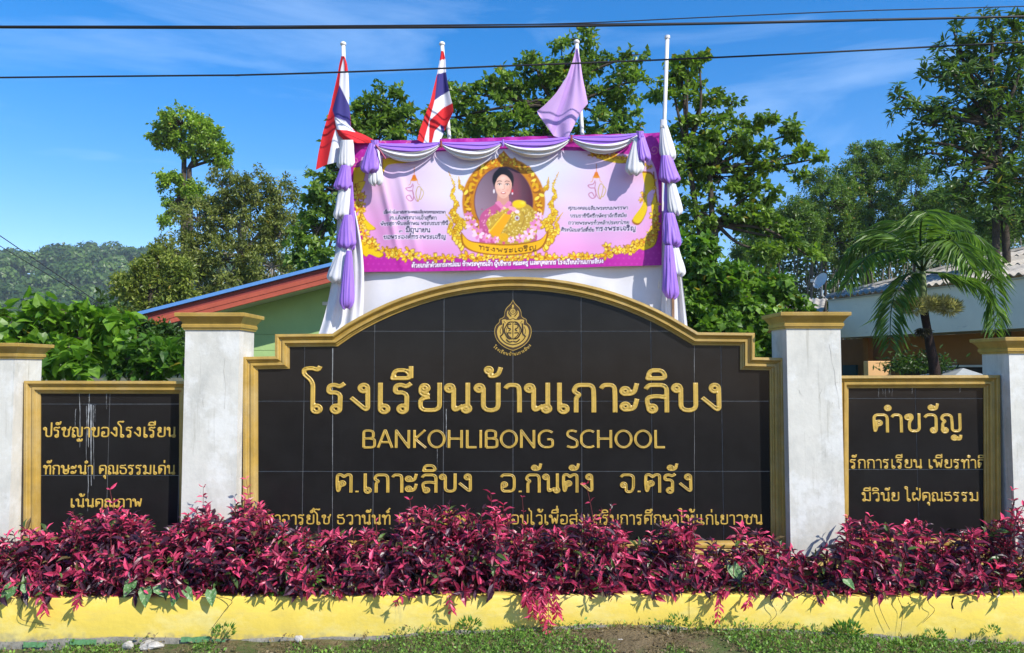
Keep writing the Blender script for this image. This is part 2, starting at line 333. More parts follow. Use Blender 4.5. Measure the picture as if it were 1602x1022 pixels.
def glyph_mesh(ch, w, m, depth, step, carved=True):
    ps = paths(ch); A = []; B = []; FL = []
    for p, cl in ps:
        for i in range(len(p)-1):
            A.append(p[i]); B.append(p[i+1]); FL.append((not cl and i == 0, not cl and i == len(p)-2))
    A = np.array(A); B = np.array(B); FL = np.array(FL)
    lo = np.minimum(A.min(0), B.min(0))-w-step*2; hi = np.maximum(A.max(0), B.max(0))+w+step*2
    nx, ny = int((hi[0]-lo[0])/step)+2, int((hi[1]-lo[1])/step)+2
    X, Y = np.meshgrid(lo[0]+np.arange(nx)*step, lo[1]+np.arange(ny)*step, indexing='ij')
    Q = np.stack([X.ravel(), Y.ravel()], 1)
    D = B-A; L = np.linalg.norm(D, axis=1)+1e-9; U = D/L[:, None]; Nn = np.stack([-U[:, 1], U[:, 0]], 1)
    rel = Q[:, None]-A[None]; al = (rel*U).sum(-1); pe = (rel*Nn).sum(-1)
    over = np.maximum(-al, al-L)
    flat = ((al < 0) & FL[:, 0]) | ((al > L) & FL[:, 1])
    alc = np.clip(al, 0, L); d = np.where(flat, np.maximum(np.abs(pe), w+over), np.hypot(pe, al-alc))
    k = d.argmin(1); ar = np.arange(len(Q)); dm = d[ar, k]
    inside = dm <= w
    base = A[k]+U[k]*alc[ar, k][:, None]; fl = flat[ar, k]
    v = Q-base; vn = np.linalg.norm(v, axis=1)[:, None]+1e-9
    snap = np.where(fl[:, None], base+Nn[k]*np.clip(pe[ar, k], -w, w)[:, None], base+v/vn*w)
    P = np.where(inside[:, None], Q, snap)
    t = np.clip(dm/w, 0, 1)
    h = np.where(t < .68, .12+.88*(t/.68)**1.3, 1-(t-.68)/.32*.7) if carved else np.where(t < .6, 1, 1-(t-.6)/.4*.5)
    h = np.where(inside, h, 0)
    I = inside.reshape(nx, ny); i, j = np.meshgrid(np.arange(nx-1), np.arange(ny-1), indexing='ij')
    keep = I[:-1, :-1] | I[1:, :-1] | I[:-1, 1:] | I[1:, 1:]
    i = i[keep]; j = j[keep]; F = np.stack([i*ny+j, (i+1)*ny+j, (i+1)*ny+j+1, i*ny+j+1], 1)
    # drop quads whose snapped corners collapsed
    used = np.unique(F); mp_ = np.full(nx*ny, -1); mp_[used] = np.arange(len(used)); F = mp_[F]
    V = np.stack([P[used, 0], -h[used]*depth, P[used, 1]], 1)
    a = V[F]; area = np.abs(np.cross(a[:, 2]-a[:, 0], a[:, 3]-a[:, 1])).sum(1); F = F[area > 1e-7]
    return mesh('letter', V, F, m, None, carved)
_gm = {}
def letters(text, x0, x1, base, xtop, Y, parent, m, w=.075, carved=True, depth=.006, slope=0):
    "write text between photo columns x0..x1, baseline row base, letter tops row xtop"
    out, wid = layout(text); a = at(x0, base, Y); b = at(x1, base, Y); t = at(x0, xtop, Y)
    sx = (b[0]-a[0])/wid; sz = t[2]-a[2]
    for ch, x, dy in out:
        if ch == ' ': continue
        key = (ch, w, carved)
        if key not in _gm: _gm[key] = glyph_mesh(ch, w, m, 1.0, w/2.6 if carved else w/1.8, carved)
        o = link('letter', _gm[key], parent, (a[0]+x*sx, Y, a[2]+dy*sz)); o.scale = (sx, depth, sz)

# ------------------------------------------------------------------ painted print (flat artwork on vinyl / cloth, stored per vertex)
class Canvas:
    def __init__(s, x0, y0, x1, y1, res):
        s.b = (x0, y0, x1, y1); s.r = res*2; s.w = int((x1-x0)*s.r); s.h = int((y1-y0)*s.r); s.img = np.zeros((s.h, s.w, 3)); s.X, s.Y = np.meshgrid(x0+(np.arange(s.w)+.5)/s.r, y0+(np.arange(s.h)+.5)/s.r)
    def _bb(s, x0, y0, x1, y1):
        a = int(max(0, (x0-s.b[0])*s.r-1)); b = int(min(s.w, (x1-s.b[0])*s.r+2)); c = int(max(0, (y0-s.b[1])*s.r-1)); d = int(min(s.h, (y1-s.b[1])*s.r+2))
        return (slice(c, max(c, d)), slice(a, max(a, b)))
    def put(s, sl, m, col, a=1.0):
        c = np.array(lin(col)) if np.ndim(col) == 1 else col
        s.img[sl] = s.img[sl]*(1-(m*a)[..., None])+c*(m*a)[..., None]
    def poly(s, pts, col, a=1.0):
        P = np.array(pts, float); sl = s._bb(*P.min(0), *P.max(0)); X = s.X[sl]; Y = s.Y[sl]; m = np.zeros(X.shape, bool)
        for (xa, ya), (xb, yb) in zip(P, np.roll(P, -1, 0)):
            c = ((ya > Y) != (yb > Y)); 
            with np.errstate(divide='ignore', invalid='ignore'): m ^= c & (X < (xb-xa)*(Y-ya)/(yb-ya)+xa)
        s.put(sl, m.astype(float), col, a)
    def ell(s, x, y, rx, ry, col, a=1.0, rot=0, soft=.15):
        R_ = max(rx, ry)*1.2; sl = s._bb(x-R_, y-R_, x+R_, y+R_); dx = s.X[sl]-x; dy = s.Y[sl]-y
        u = (dx*cos(rot)+dy*sin(rot))/rx; v = (-dx*sin(rot)+dy*cos(rot))/ry; d = np.hypot(u, v)
        s.put(sl, np.clip((1-d)/soft, 0, 1), col, a)
    def line(s, pts, w, col, a=1.0, smooth=True):
        P = np.array(pts, float)
        if smooth and len(P) > 2: P = catmull(P, 6)
        sl = s._bb(P[:, 0].min()-w, P[:, 1].min()-w, P[:, 0].max()+w, P[:, 1].max()+w); X = s.X[sl]; Y = s.Y[sl]; D = np.full(X.shape, 1e9)
        for p, q in zip(P[:-1], P[1:]):
            d = q-p; L = (d*d).sum()+1e-9; t = np.clip(((X-p[0])*d[0]+(Y-p[1])*d[1])/L, 0, 1); D = np.minimum(D, np.hypot(X-p[0]-t*d[0], Y-p[1]-t*d[1]))
        s.put(sl, np.clip((w/2-D)*s.r+.5, 0, 1), col, a)
    def text(s, t, x0, x1, base, xh, w, col, slope=0, halo=None, arc=None):
        out, wid = layout(t); sx = (x1-x0)/wid
        for pas in ((halo, w*2.4), (col, w)) if halo else ((col, w),):
            for ch, x, dy in out:
                for p, cl in (paths(ch) if ch != ' ' else []):
                    qx = x0+(p[:, 0]+x)*sx; qy = base-(p[:, 1]+dy)*xh
                    qy = qy+slope*(qx-x0)
                    if arc: qy = qy-arc*((qx-(x0+x1)/2)/((x1-x0)/2))**2
                    s.line(np.stack([qx, qy], 1), pas[1], pas[0], smooth=False)
    def sample(s, X, Y):
        im = s.img; im = im[:im.shape[0]//2*2, :im.shape[1]//2*2]; im = (im[::2, ::2]+im[1::2, ::2]+im[::2, 1::2]+im[1::2, 1::2])/4
        i = np.clip((Y-s.b[1])*s.r/2-.5, 0, im.shape[0]-1.001); j = np.clip((X-s.b[0])*s.r/2-.5, 0, im.shape[1]-1.001)
        a = i.astype(int); b = j.astype(int); f = (i-a)[..., None]; g = (j-b)[..., None]
        return im[a, b]*(1-f)*(1-g)+im[a+1, b]*f*(1-g)+im[a, b+1]*(1-f)*g+im[a+1, b+1]*f*g
def catmull(P, n):
    P = np.asarray(P, float); Q = np.vstack([2*P[0]-P[1], P, 2*P[-1]-P[-2]]); out = []
    for i in range(1, len(Q)-2):
        a, b, c, d = Q[i-1:i+3]
        for t in np.arange(n)/n: out.append(.5*(2*b+(c-a)*t+(2*a-5*b+4*c-d)*t*t+(3*b-a-3*c+d)*t**3))
    out.append(P[-1]); return np.array(out)

# ------------------------------------------------------------------ the walls, the pillars
FR = -.065      # front of the gilded mouldings
def pxpoly(pts, Y): return [at(x, y, Y)[[0, 2]] for x, y in pts]
def arcpts(x0, x1, ytop, yb, n=26):
    c = (x0+x1)/2; h = (x1-x0)/2; s_ = yb-ytop; r = (h*h+s_*s_)/(2*s_); a0 = math.asin(h/r)
    return [(c+r*sin(t), ytop+r-r*cos(t)) for t in np.linspace(-a0, a0, n)]
main_out = [(380, 869), (380, 558.5), (430, 557.5), (430, 523), (520, 522)]+arcpts(520, 1092, 433, 521)[1:-1]+[(1092, 520), (1181, 521), (1181, 559), (1227, 560), (1230, 869)]
left_out = [(36, 872), (37, 596), (296, 596.5), (296, 872)]
right_out = [(1312, 865), (1312, 588), (1565, 587), (1567, 865)]
def inset(P, d):
    P = np.array(P); n = len(P); out = []
    area = sum(P[i][0]*P[(i+1) % n][1]-P[(i+1) % n][0]*P[i][1] for i in range(n)); sg = 1 if area > 0 else -1
    for i in range(n):
        a = P[i]-P[i-1]; b = P[(i+1) % n]-P[i]; a /= np.linalg.norm(a); b /= np.linalg.norm(b)
        na = np.array((-a[1], a[0]))*sg; nb = np.array((-b[1], b[0]))*sg
        m = na+nb; m /= (m@na)+1e-9; m = m/1.0; out.append(P[i]+m*d)
    return np.array(out)
def clip(poly, x0, x1, z0, z1):
    for ax, lim, sg in ((0, x0, 1), (0, x1, -1), (1, z0, 1), (1, z1, -1)):
        out = []
        for i in range(len(poly)):
            a, b = poly[i-1], poly[i]; ia = (a[ax]-lim)*sg >= 0; ib = (b[ax]-lim)*sg >= 0
            if ia != ib: t = (lim-a[ax])/(b[ax]-a[ax]); out.append(a+(b-a)*t)
            if ib: out.append(b)
        poly = out
        if not poly: return []
    return poly
from mathutils.geometry import tessellate_polygon
def prism(mb, poly, y0, y1, col=None):
    "poly (x,z) extruded from y0 (front) to y1"
    P = [np.array(p) for p in poly]; Q = [P[0]]
    for p in P[1:]:
        if np.linalg.norm(p-Q[-1]) > 1e-5: Q.append(p)
    if np.linalg.norm(Q[0]-Q[-1]) < 1e-5: Q.pop()
    n = len(Q)
    if n < 3: return
    V = [(p[0], y0, p[1]) for p in Q]+[(p[0], y1, p[1]) for p in Q]
    tri = [t for t in tessellate_polygon([[Vector((p[0], p[1], 0)) for p in Q]])]
    F = [t for t in tri]+[(t[2]+n, t[1]+n, t[0]+n) for t in tri]
    mb.add(V, [np.array(F), np.array([(i, (i+1) % n, (i+1) % n+n, i+n) for i in range(n)])], col)
PROF = [(.0, -.03), (.0, .062), (.022, .066), (.030, .060), (.036, .040), (.052, .032), (.058, .046), (.076, .046), (.082, .028), (.092, .024), (.096, .014), (.108, .012), (.110, -.01)]
def moulding(outer, m, parent, skip=()):
    mb = MB(); n = len(outer); rings = [inset(outer, o) for o, p in PROF]
    V = []
    for (o, p), rg in zip(PROF, rings): V += [(q[0], -p, q[1]) for q in rg]
    k = len(PROF); F = []
    for a in range(k-1):
        for i in range(n):
            if i in skip: continue
            j = (i+1) % n; F.append((a*n+i, a*n+j, (a+1)*n+j, (a+1)*n+i))
    mb.add(V, np.array(F)); return mb.build('frame', m, parent)
def sign_wall(name, label, outer_px, seams_x, seams_z, bottom_px):
    t = empty(name, at(sum(p[0] for p in outer_px)/len(outer_px), bottom_px, 0)); tag(t, label, 'sign wall')
    O = np.array(pxpoly(outer_px, FR+.0))
    moulding(O, M['gold'], t)
    mb = MB(); prism(mb, inset(O, .004), .03, .15); mb.build('wall_core', M['white'], t)
    mb = MB(); prism(mb, inset(O, .10), .0035, .029); mb.build('grout', M['grout'], t)
    I = list(inset(O, .104))
    xs = [-99]+[at(x, 650, 0)[0] for x in seams_x]+[99]; zs = [-99]+[at(801, y, 0)[2] for y in seams_z][::-1]+[99]
    g = .0022
    for i in range(len(xs)-1):
        for j in range(len(zs)-1):
            pl = clip(I, xs[i]+g, xs[i+1]-g, zs[j]+g, zs[j+1]-g)
            if len(pl) > 2:
                mb = MB(); prism(mb, pl, random.uniform(-.0005, .0005), .003); mb.build('granite_tile', M['granite'], t)
    return t
def streaks(parent, spec):
    for x, y0, y1, w in spec:
        mb = MB(); n = 14; yy = np.linspace(y0, y1, n); r = np.random.RandomState(int(x*10)); ww = w*(.25+.75*r.rand(n))*np.linspace(1, .3, n); xx = x+np.cumsum(r.randn(n))*.25
        V = []
        for a, b, c in zip(xx, yy, ww): V += [at(a-c/2, b, -.0016), at(a+c/2, b, -.0016)]
        mb.add(V, np.array([(2*i, 2*i+1, 2*i+3, 2*i+2) for i in range(n-1)])); mb.build('mineral_streak', M['streak'], parent)
random.seed(3)
TX = -.0014
sw = sign_wall('school_sign_wall', 'wide arched black granite sign wall with gilded frame and BANKOHLIBONG SCHOOL in gold', main_out, [475.2, 585, 694, 802.6, 910, 1019.5, 1129.5], [518.3, 627.8, 737.6], 869)
L = M['goldletter']
letters('โรงเรียนบ้านเกาะลิบง', 480, 1133, 645.5, 599, TX, sw, L, .068, depth=.012)
letters('BANKOHLIBONG SCHOOL', 566, 1041, 701, 673, TX, sw, L, .06, depth=.010)
letters('ต.เกาะลิบง', 524, 741, 771, 741, TX, sw, L, .068, depth=.012)
letters('อ.กันตัง', 781, 931, 771, 741, TX, sw, L, .068, depth=.012)
letters('จ.ตรัง', 969, 1086, 771, 741, TX, sw, L, .068, depth=.012)
for t_, a_, b_ in (('อาจารย์โช', 414, 517), ('ธวานันท์', 526, 611), ('เห', 622, 650), ('ย์ไพ', 690, 730), ('มอบไว้เพื่อส่งเสริมการศึกษาให้แก่เยาวชน', 783, 1193)):
    letters(t_, a_, b_, 821, 805, TX, sw, L, .066, False, depth=.003)
streaks(sw, [(521, 545, 850, 1.3), (698, 640, 700, 1.6), (1086, 525, 840, .6), (684, 700, 735, .7)])
# emblem: gilded teardrop with flame top, wheel, ring, cloud-shaped medallion
def emblem(parent):
    e = empty('emblem', at(802, 515, 0)); e.parent = parent; e.location = Vector(e.location)-parent.location
    Yo = TX
    def P2(p): return at(p[0], p[1], Yo)[[0, 2]]
    right = [(802.5, 470), (806, 476), (812, 482), (815, 488), (816, 495), (819, 498), (823, 500), (824, 505), (829, 510), (831, 518), (829.5, 527), (825, 535), (817, 542), (809, 546), (802.5, 548)]
    def sym(r): return r+[(1605-x, y) for x, y in r[::-1][1:-1]]
    full = catmull(np.array(sym(right)+[right[0]]), 3)[:-1]
    c = np.array((802.5, 516))
    def lay(sc, y, m, name, sc2=None):
        mb = MB(); prism(mb, [P2(c+(p-c)*sc) for p in full], Yo-y, Yo); return mb.build(name, m, e)
    lay(1.02, .0012, L, 'outline'); lay(.99, .0020, M['crestdark'], 'ground'); 
    base = [(802.5, 476), (806, 482), (811, 487), (812, 494), (808, 499), (815, 500), (820, 501), (819, 508), (824, 510), (827.5, 518), (826, 527), (822, 534), (814, 540), (802.5, 544)]
    b2 = catmull(np.array(sym(base)+[base[0]]), 2)[:-1]
    mb = MB(); prism(mb, [P2(p) for p in b2], Yo-.0032, Yo-.0021); mb.build('gilding', L, e)
    def ring(x, y, rx, ry, w, m, yy, name='ring', lob=0):
        t = np.linspace(0, 2*pi, 41); pts = []
        for a in t:
            k = 1+lob*abs(cos(3*a)); p = P2((x+rx*k*cos(a), y+ry*k*sin(a))); pts.append((p[0], Yo-yy, p[1]))
        mb = MB(); mb.tube(pts, w*S(0)/2, 5); mb.build(name, m, e)
    D = M['crestdark']
    ring(802.5, 487, 4.8, 4.8, 1.2, D, .0034, 'wheel_rim'); ring(802.5, 487, 1.8, 1.8, .9, D, .0034, 'wheel_hub')
    ring(802.5, 517, 12.2, 13, 2.2, D, .0034, 'medallion_rim', .08); ring(802.5, 517, 24.6, 25.5, .8, D, .0034, 'outer_ring') if 0 else None
    def st(pts, w, m=D, yy=.0034, name='engraving'):
        for sgn in (1, -1):
            q = catmull(np.array([(802.5+sgn*(x-802.5), y) for x, y in pts]), 4); pp = [(*P2(p),) for p in q]
            mb = MB(); mb.tube([(a, Yo-yy, b) for a, b in pp], w*S(0)/2, 5); mb.build(name, m, e)
    st([(802.5, 503), (802.6, 517), (802.5, 531)], 1.1)
    st([(805, 507), (810, 508), (810, 513), (806, 515), (809, 518)], 1.9); st([(805, 521), (811, 521), (809, 526), (805, 529)], 1.8); st([(812, 513), (813, 519), (810, 525)], .8)
    st([(805, 495), (809, 490), (808, 484), (804, 480)], 1.6); st([(803, 498), (806, 500), (813, 500)], 1.1)
    st([(817, 506), (818, 514), (818, 522), (822, 526)], 2.2); st([(820, 511), (822.5, 518), (821, 523)], .9)
    st([(802.5, 539.5), (811, 537.5), (818, 532.5), (822.5, 526)], 1.5); st([(803, 534), (808, 535), (813, 531)], 1.9); st([(817, 502), (814, 506)], .9)
    # school name on an arc below
    out, wid = layout('โรงเรียนบ้านเกาะลิบง')
    for ch, x, dy in out:
        u = (x+.3)/wid*2-1; ang = u*.92; r = 37.5; px = 802.5+r*sin(ang); py = 519+r*cos(ang)
        key = (ch, .085, False)
        if key not in _gm: _gm[key] = glyph_mesh(ch, .085, L, 1.0, .05, False)
        p = at(px, py, Yo); o = link('letter', _gm[key], e, (p[0]-.01, Yo, p[2]+dy*.022)); o.scale = (.026, .0015, .021); o.rotation_euler = (0, -ang, 0) if 0 else (0, -ang, 0)
emblem(sw)
lw = sign_wall('motto_sign_wall', 'left black granite motto wall in gilded frame with three gold lines and white drips', left_out, [60.5, 171, 282], [632.3, 744], 872)
letters('ปรัชญาของโรงเรียน', 67, 275, 684.5, 668, TX, lw, L, .07, False, depth=.004)
letters('ทักษะนำ คุณธรรมเด่น', 67, 274, 742.5, 727.5, TX, lw, L, .07, False, depth=.004)
letters('เน้นคุณภาพ', 109, 222, 794, 780, TX, lw, L, .07, False, depth=.004)
streaks(lw, [(124, 614, 700, 1.4), (119, 640, 668, 1), (141, 614, 632, 1.8), (139, 632, 700, 3.4), (142, 633, 760, 3), (146, 634, 750, 1.6), (135, 635, 720, 1.2), (149, 633, 660, 1), (138, 730, 800, 1.6), (167, 614, 640, 1)])
rw = sign_wall('motto_sign_wall', 'right black granite motto wall in gilded frame with three gold lines, largest line on top', right_out, [1324, 1433, 1545], [623.5, 734.5], 865)
letters('คำขวัญ', 1364, 1505, 677, 647, TX, rw, L, .07, depth=.006)
letters('รักการเรียน เพียรทำดี', 1329, 1542, 733, 718.5, TX, rw, L, .07, False, depth=.004)
letters('มีวินัย ใฝ่คุณธรรม', 1348, 1531, 784.5, 770, TX, rw, L, .07, False, depth=.004)
streaks(rw, [(1375, 607, 622, .8), (1380, 607, 618, .8), (1386, 607, 622, .7), (1391, 607, 616, .8), (1428, 607, 616, 1.4), (1502, 607, 615, 1), (1396, 607, 620, .6)])

SOIL = at(801, 938, -.72)[2]
def pillar(name, label, x0, capy, shaft_y):
    D0 = -.17; w = .455; dep = .37; ztop = at(801, capy, D0)[2]; zs = at(801, shaft_y, D0)[2]
    t = empty(name, (x0+w/2, D0+dep/2, SOIL)); tag(t, label, 'gate pillar', 'white pillars of the sign wall')
    zb = at(801, 872, D0)[2]
    mb = MB(); mb.box((x0, D0, zb), (x0+w, D0+dep, zs+.01), bev=.006); mb.build('shaft', M['white'], t)
    mb = MB(); mb.box((x0-.012, D0-.012, SOIL-.1), (x0+w+.012, D0+dep+.012, zb-.001)); mb.build('plinth', M['basewall'], t)
    cx, cy = x0+w/2, D0+dep/2; H = ztop-zs
    prof = [(-.02, 0), (.012, 0), (.014, .10), (.022, .13), (.024, .3), (.017, .34), (.020, .42), (.038, .62), (.050, .72), (.052, .75), (.066, .78), (.068, .97), (.064, 1.0), (-.1, 1.0)]
    V = []; F = []
    for e, h in prof:
        a, b = w/2+e, dep/2+e; z = zs+h*H; V += [(cx-a, cy-b, z), (cx+a, cy-b, z), (cx+a, cy+b, z), (cx-a, cy+b, z)]
    for k in range(len(prof)-1):
        for i in range(4): j = (i+1) % 4; F.append((4*k+i, 4*k+j, 4*k+4+j, 4*k+4+i))
    n = len(prof)*4; F.append((n-4, n-3, n-2, n-1)); mb = MB(); mb.add(V, np.array(F)); mb.build('capital', M['gold'], t)
    return t
P1_ = pillar('white_pillar', 'tall white pillar between the left motto wall and the main sign', at(288, 600, -.17)[0], 490, 516)
P2_ = pillar('white_pillar', 'tall white pillar between the main sign and the right motto wall', at(1232, 600, -.17)[0], 489, 514)
pillar('white_pillar', 'short white pillar at the left edge of the photo beside the drip-stained motto wall', at(22, 600, -.17)[0]-.455, 537, 561)
pillar('white_pillar', 'short white pillar at the right edge of the photo beside the right motto wall', at(1580, 600, -.17)[0], 528, 553)
def hair(parent, pts):
    V = []
    for i, (x, y) in enumerate(pts): p = at(x, y, -.1715); w = .0011*(1+.6*math.sin(i*2.1)); V += [p-np.array((w, 0, 0)), p+np.array((w, 0, 0))]
    mb = MB(); mb.add(V, np.array([(2*i, 2*i+1, 2*i+3, 2*i+2) for i in range(len(pts)-1)])); mb.build('crack', M['hairline'], parent)
hair(P2_, [(1297, 538), (1300, 552), (1301, 566), (1306, 582), (1307, 600), (1311, 618), (1313, 640)]); hair(P2_, [(1250, 610), (1252, 616), (1256, 620)]); hair(P2_, [(1281, 622), (1284, 614), (1287, 608)])
hair(P1_, [(315, 600), (320, 603), (326, 604), (333, 606)]); hair(P1_, [(318, 622), (317, 630), (319, 638)]); hair(P1_, [(352, 560), (350, 580), (353, 604), (351, 640)])
# yellow foot of the three walls, below the frames
for nm, lb, xa, xb, yb in (('wall_base', 'pale yellow wall base under the main sign behind the red plants', 380, 1230, 869), ('wall_base', 'pale yellow wall base under the left motto wall', 36, 286, 872), ('wall_base', 'pale yellow wall base under the right motto wall', 1322, 1567, 865)):
    a = at(xa, yb, FR); b = at(xb, yb, FR); mb = MB(); mb.box((a[0]+.02, -.05, SOIL-.1), (b[0]-.02, .15, a[2]-.002), bev=.003)
    o = mb.build(nm, M['basewall']); tag(o, lb, 'wall', 'yellow bases of the sign walls')
# ------------------------------------------------------------------ ground, planter
def gz(x):
    "height of the turf along the foot of the planter"
    px = np.interp(x, [-9, -4.2, -3.6, -2.9, -2, -1, -.55, 0, .35, .7, 1.0, 1.5, 2.0, 2.4, 2.9, 3.6, 4.2, 9], [1006, 1004, 1001, 994, 990, 986, 978, 975, 971, 968, 970, 974, 975, 980, 986, 993, 998, 1004])
    return EYE-(px-577.5)*S(-.7)*1.003
nx, ny = 160, 60
def ysp(n): 
    return np.concatenate([np.linspace(-1.9, -.6, 34), np.array([-.3, .0, .6, 1.5, 3, 5, 8, 12, 18, 26, 40, 60, 90, 130, 190, 260, 400, 700, 1300])])
YS = np.concatenate([[-40, -25, -15, -9, -6, -4.5, -3.4, -2.7, -2.3, -2.05], ysp(0)])
XS = np.concatenate([-np.geomspace(1200, 6, 16), np.linspace(-5.5, 5.5, 150), np.geomspace(6, 1200, 16)])
GX, GY = np.meshgrid(XS, YS, indexing='ij')
def ground_h(x, y):
    near = np.clip((y+2.2)/1.2, 0, 1)*np.clip((.5-y)/.6, 0, 1)*np.clip((7-abs(x))/2, 0, 1)
    b = gz(x)
    base = -.03+0*x
    return base*(1-near)+(b-.045*np.clip((-.72-y)/.5, 0, 2))*near+near*fbm(x*9, y*9, 4, 3)*.012
GZ = ground_h(GX, GY)
mground = mat('ground_earth', (.15, .115, .065), .95, .1, .3, 8, .7, 60, stain=[((.06, .10, .025), (2.2, 2.2, 2.2), .44, .56, .85, 11), ((.20, .14, .08), (5, 5, 5), .6, .68, .8, 5)])
g = link('ground', mesh('ground', np.stack([GX, GY, GZ], -1).reshape(-1, 3), grid_faces(len(XS), len(YS)), mground, None, True)); tag(g, kind='structure')
ZT = at(801, 933, -.72)[2]
pl = empty('planter', (0, -.7, 0)); tag(pl, 'long low yellow painted planter kerb filled with soil in front of the sign walls', 'planter')
# yellow front wall, slightly uneven, with cracks; bottom edge ragged over a grey footing
n = 240; xs = np.linspace(-6.2, 6.2, n); tz = ZT+fbm(xs*2, xs*0, 3, 3)*.004+np.interp(xs, [-6, -4, -1, 1, 6], [-.018, -.016, .0, .004, .0])
bz = gz(xs)+.006+np.interp(xs, [-6, -3, -2.2, 6], [.034, .03, -.012, -.012])+fbm(xs*14, xs*0, 8, 3)*.006
yf = -.72+fbm(xs*1.3, xs*0+4, 6, 3)*.006
rows = [(bz, 0), (bz+.01, -.002), ((bz+tz)/2, -.004), (tz-.012, -.002), (tz-.003, .002), (tz, .012), (tz, .115), (tz-.02, .125), (tz-.3, .125)]
V = []
for z, dy in rows: V.append(np.stack([xs, yf+dy, z], 1))
V = np.array(V).reshape(-1, 3); mb = MB(); mb.add(V, grid_faces(len(rows), n)[:, ::-1]); mb.build('kerb_wall', M['yellow'], pl, True)
mb = MB(); V = []
for k, (dz, dy) in enumerate(((-.25, -.035), (-.02, -.03), (.012, -.022), (.022, .01), (.03, .1))):
    V.append(np.stack([xs, yf+dy+fbm(xs*20, xs*0, 5+k, 3)*.008, bz+dz+fbm(xs*16, xs*0, 9+k, 3)*.007], 1))
mb.add(np.array(V).reshape(-1, 3), grid_faces(5, n)[:, ::-1]); mb.build('footing', M['concrete'], pl, True)
def crack(pts, w):
    P = [at(x, y, -.7265) for x, y in pts]; mb = MB(); V = []
    for i, p in enumerate(P):
        ww = w[i]*S(-.72)/2; V += [p-np.array((ww, 0, 0)), p+np.array((ww, 0, 0))]
    mb.add(V, np.array([(2*i, 2*i+1, 2*i+3, 2*i+2) for i in range(len(P)-1)])); mb.build('crack', M['crack'], pl)
crack([(1265, 935), (1276, 941), (1284, 955), (1290, 968), (1296, 977)], [.6, 1.8, 2.2, 3, 4.5])
crack([(1492, 933), (1489, 945), (1491, 955), (1490, 962), (1493, 975), (1495, 990)], [3, 2.2, 3.2, 1.6, 1.2, .6])
crack([(1424, 930), (1426, 945), (1428, 958), (1430, 968)], [1, .8, 1.0, .5])
crack([(1079, 932), (1078, 950), (1079, 968)], [.5, .6, .4])
mb = MB(); X, Y = np.meshgrid(np.linspace(-6.2, 6.2, 200), np.linspace(-.62, -.0, 14), indexing='ij'); Z = ZT-.03+fbm(X*6, Y*6, 2, 3)*.015+(Y+.62)*.05
mb.add(np.stack([X, Y, Z], -1).reshape(-1, 3), grid_faces(200, 14)); mb.build('soil', M['soil'], pl, True)
# old green paint remnants and stones on the footing
for x0, x1, y in ((35, 72, 1012), (108, 150, 1008), (282, 328, 1004), (330, 352, 1007)):
    a = at(x0, y, -.775); b = at(x1, y-7, -.775); mb = MB(); xx = np.linspace(a[0], b[0], 9); r = np.random.RandomState(x0)
    V = [(x, -.768-.002*r.rand(), a[2]-.01+.01*r.rand()) for x in xx]+[(x, -.764, b[2]-.006+.01*r.rand()) for x in xx]
    mb.add(V, np.array([(i, i+1, i+10, i+9) for i in range(8)])); mb.build('green_paint_patch', M['greenpaint'], pl)
def rock(px, py, r, Y, sq, label, sd):
    rr = np.random.RandomState(sd); u, v = np.meshgrid(np.linspace(0, 2*pi, 13)[:-1], np.linspace(.05, pi-.05, 8), indexing='ij')
    k = 1+.25*np.sin(u*2+sd)*np.sin(v*2)+.18*rr.rand(*u.shape); rad = r*S(Y)
    P = np.stack([np.cos(u)*np.sin(v)*k*rad, np.sin(u)*np.sin(v)*k*rad*.7, np.cos(v)*k*rad*sq], -1).reshape(-1, 3)
    F = [((i % 12)*8+j, ((i+1) % 12)*8+j, ((i+1) % 12)*8+j+1, (i % 12)*8+j+1) for i in range(12) for j in range(7)]
    p = at(px, py, Y); o = link('stone', mesh('stone', P, np.array(F), M['rock']), None, p); tag(o, label, 'stone', 'loose stones along the planter')
rock(237, 1010, 17, -.80, .35, 'long flat pale stone lying against the planter foot, left of the cracked one', 3)
rock(200, 1010, 8, -.82, .7, 'small cracked pale stone at the left foot of the planter', 5)
rock(467, 1000, 6, -.82, .8, 'angular white stone in the grass under the left part of the planter', 7)
rock(970, 1003, 4, -.95, .7, 'tiny white pebble beside the bare patch in the grass', 8)

# ------------------------------------------------------------------ leaves
DIAM = (np.array([(0, 0, 0), (.5, .45, .06), (0, 1, -.05), (-.5, .45, .06)]), np.array([(0, 1, 2), (0, 2, 3)]))
BENT = (np.array([(0, 0, 0), (.5, .4, .05), (0, .5, -.03), (-.5, .4, .05), (0, 1, -.16)]), np.array([(0, 1, 2), (1, 4, 2), (0, 2, 3), (3, 2, 4)]))
HEART = (np.array([(0, 0, 0), (.34, -.12, .03), (.52, .2, .05), (.3, .62, .02), (0, 1, -.14), (-.3, .62, .02), (-.52, .2, .05), (-.34, -.12, .03), (0, .4, -.05)]),
         np.array([(0, 1, 8), (1, 2, 8), (2, 3, 8), (3, 4, 8), (4, 5, 8), (5, 6, 8), (6, 7, 8), (7, 0, 8)]))
def unit(a): return a/(np.linalg.norm(a, axis=-1, keepdims=True)+1e-9)
def leaves(O, D, Nn, Ln, Wd, C, T=DIAM):
    D = unit(D); Sd = unit(np.cross(D, Nn)); N2 = np.cross(Sd, D); t, f = T; k = len(t)
    V = O[:, None]+t[None, :, 0, None]*Wd[:, None, None]*Sd[:, None]+t[None, :, 1, None]*Ln[:, None, None]*D[:, None]+t[None, :, 2, None]*Ln[:, None, None]*N2[:, None]
    F = (f[None]+np.arange(len(O))[:, None, None]*k).reshape(-1, 3)
    return V.reshape(-1, 3), F, np.repeat(C, k, 0)
def rdir(r, n): return unit(r.randn(n, 3))
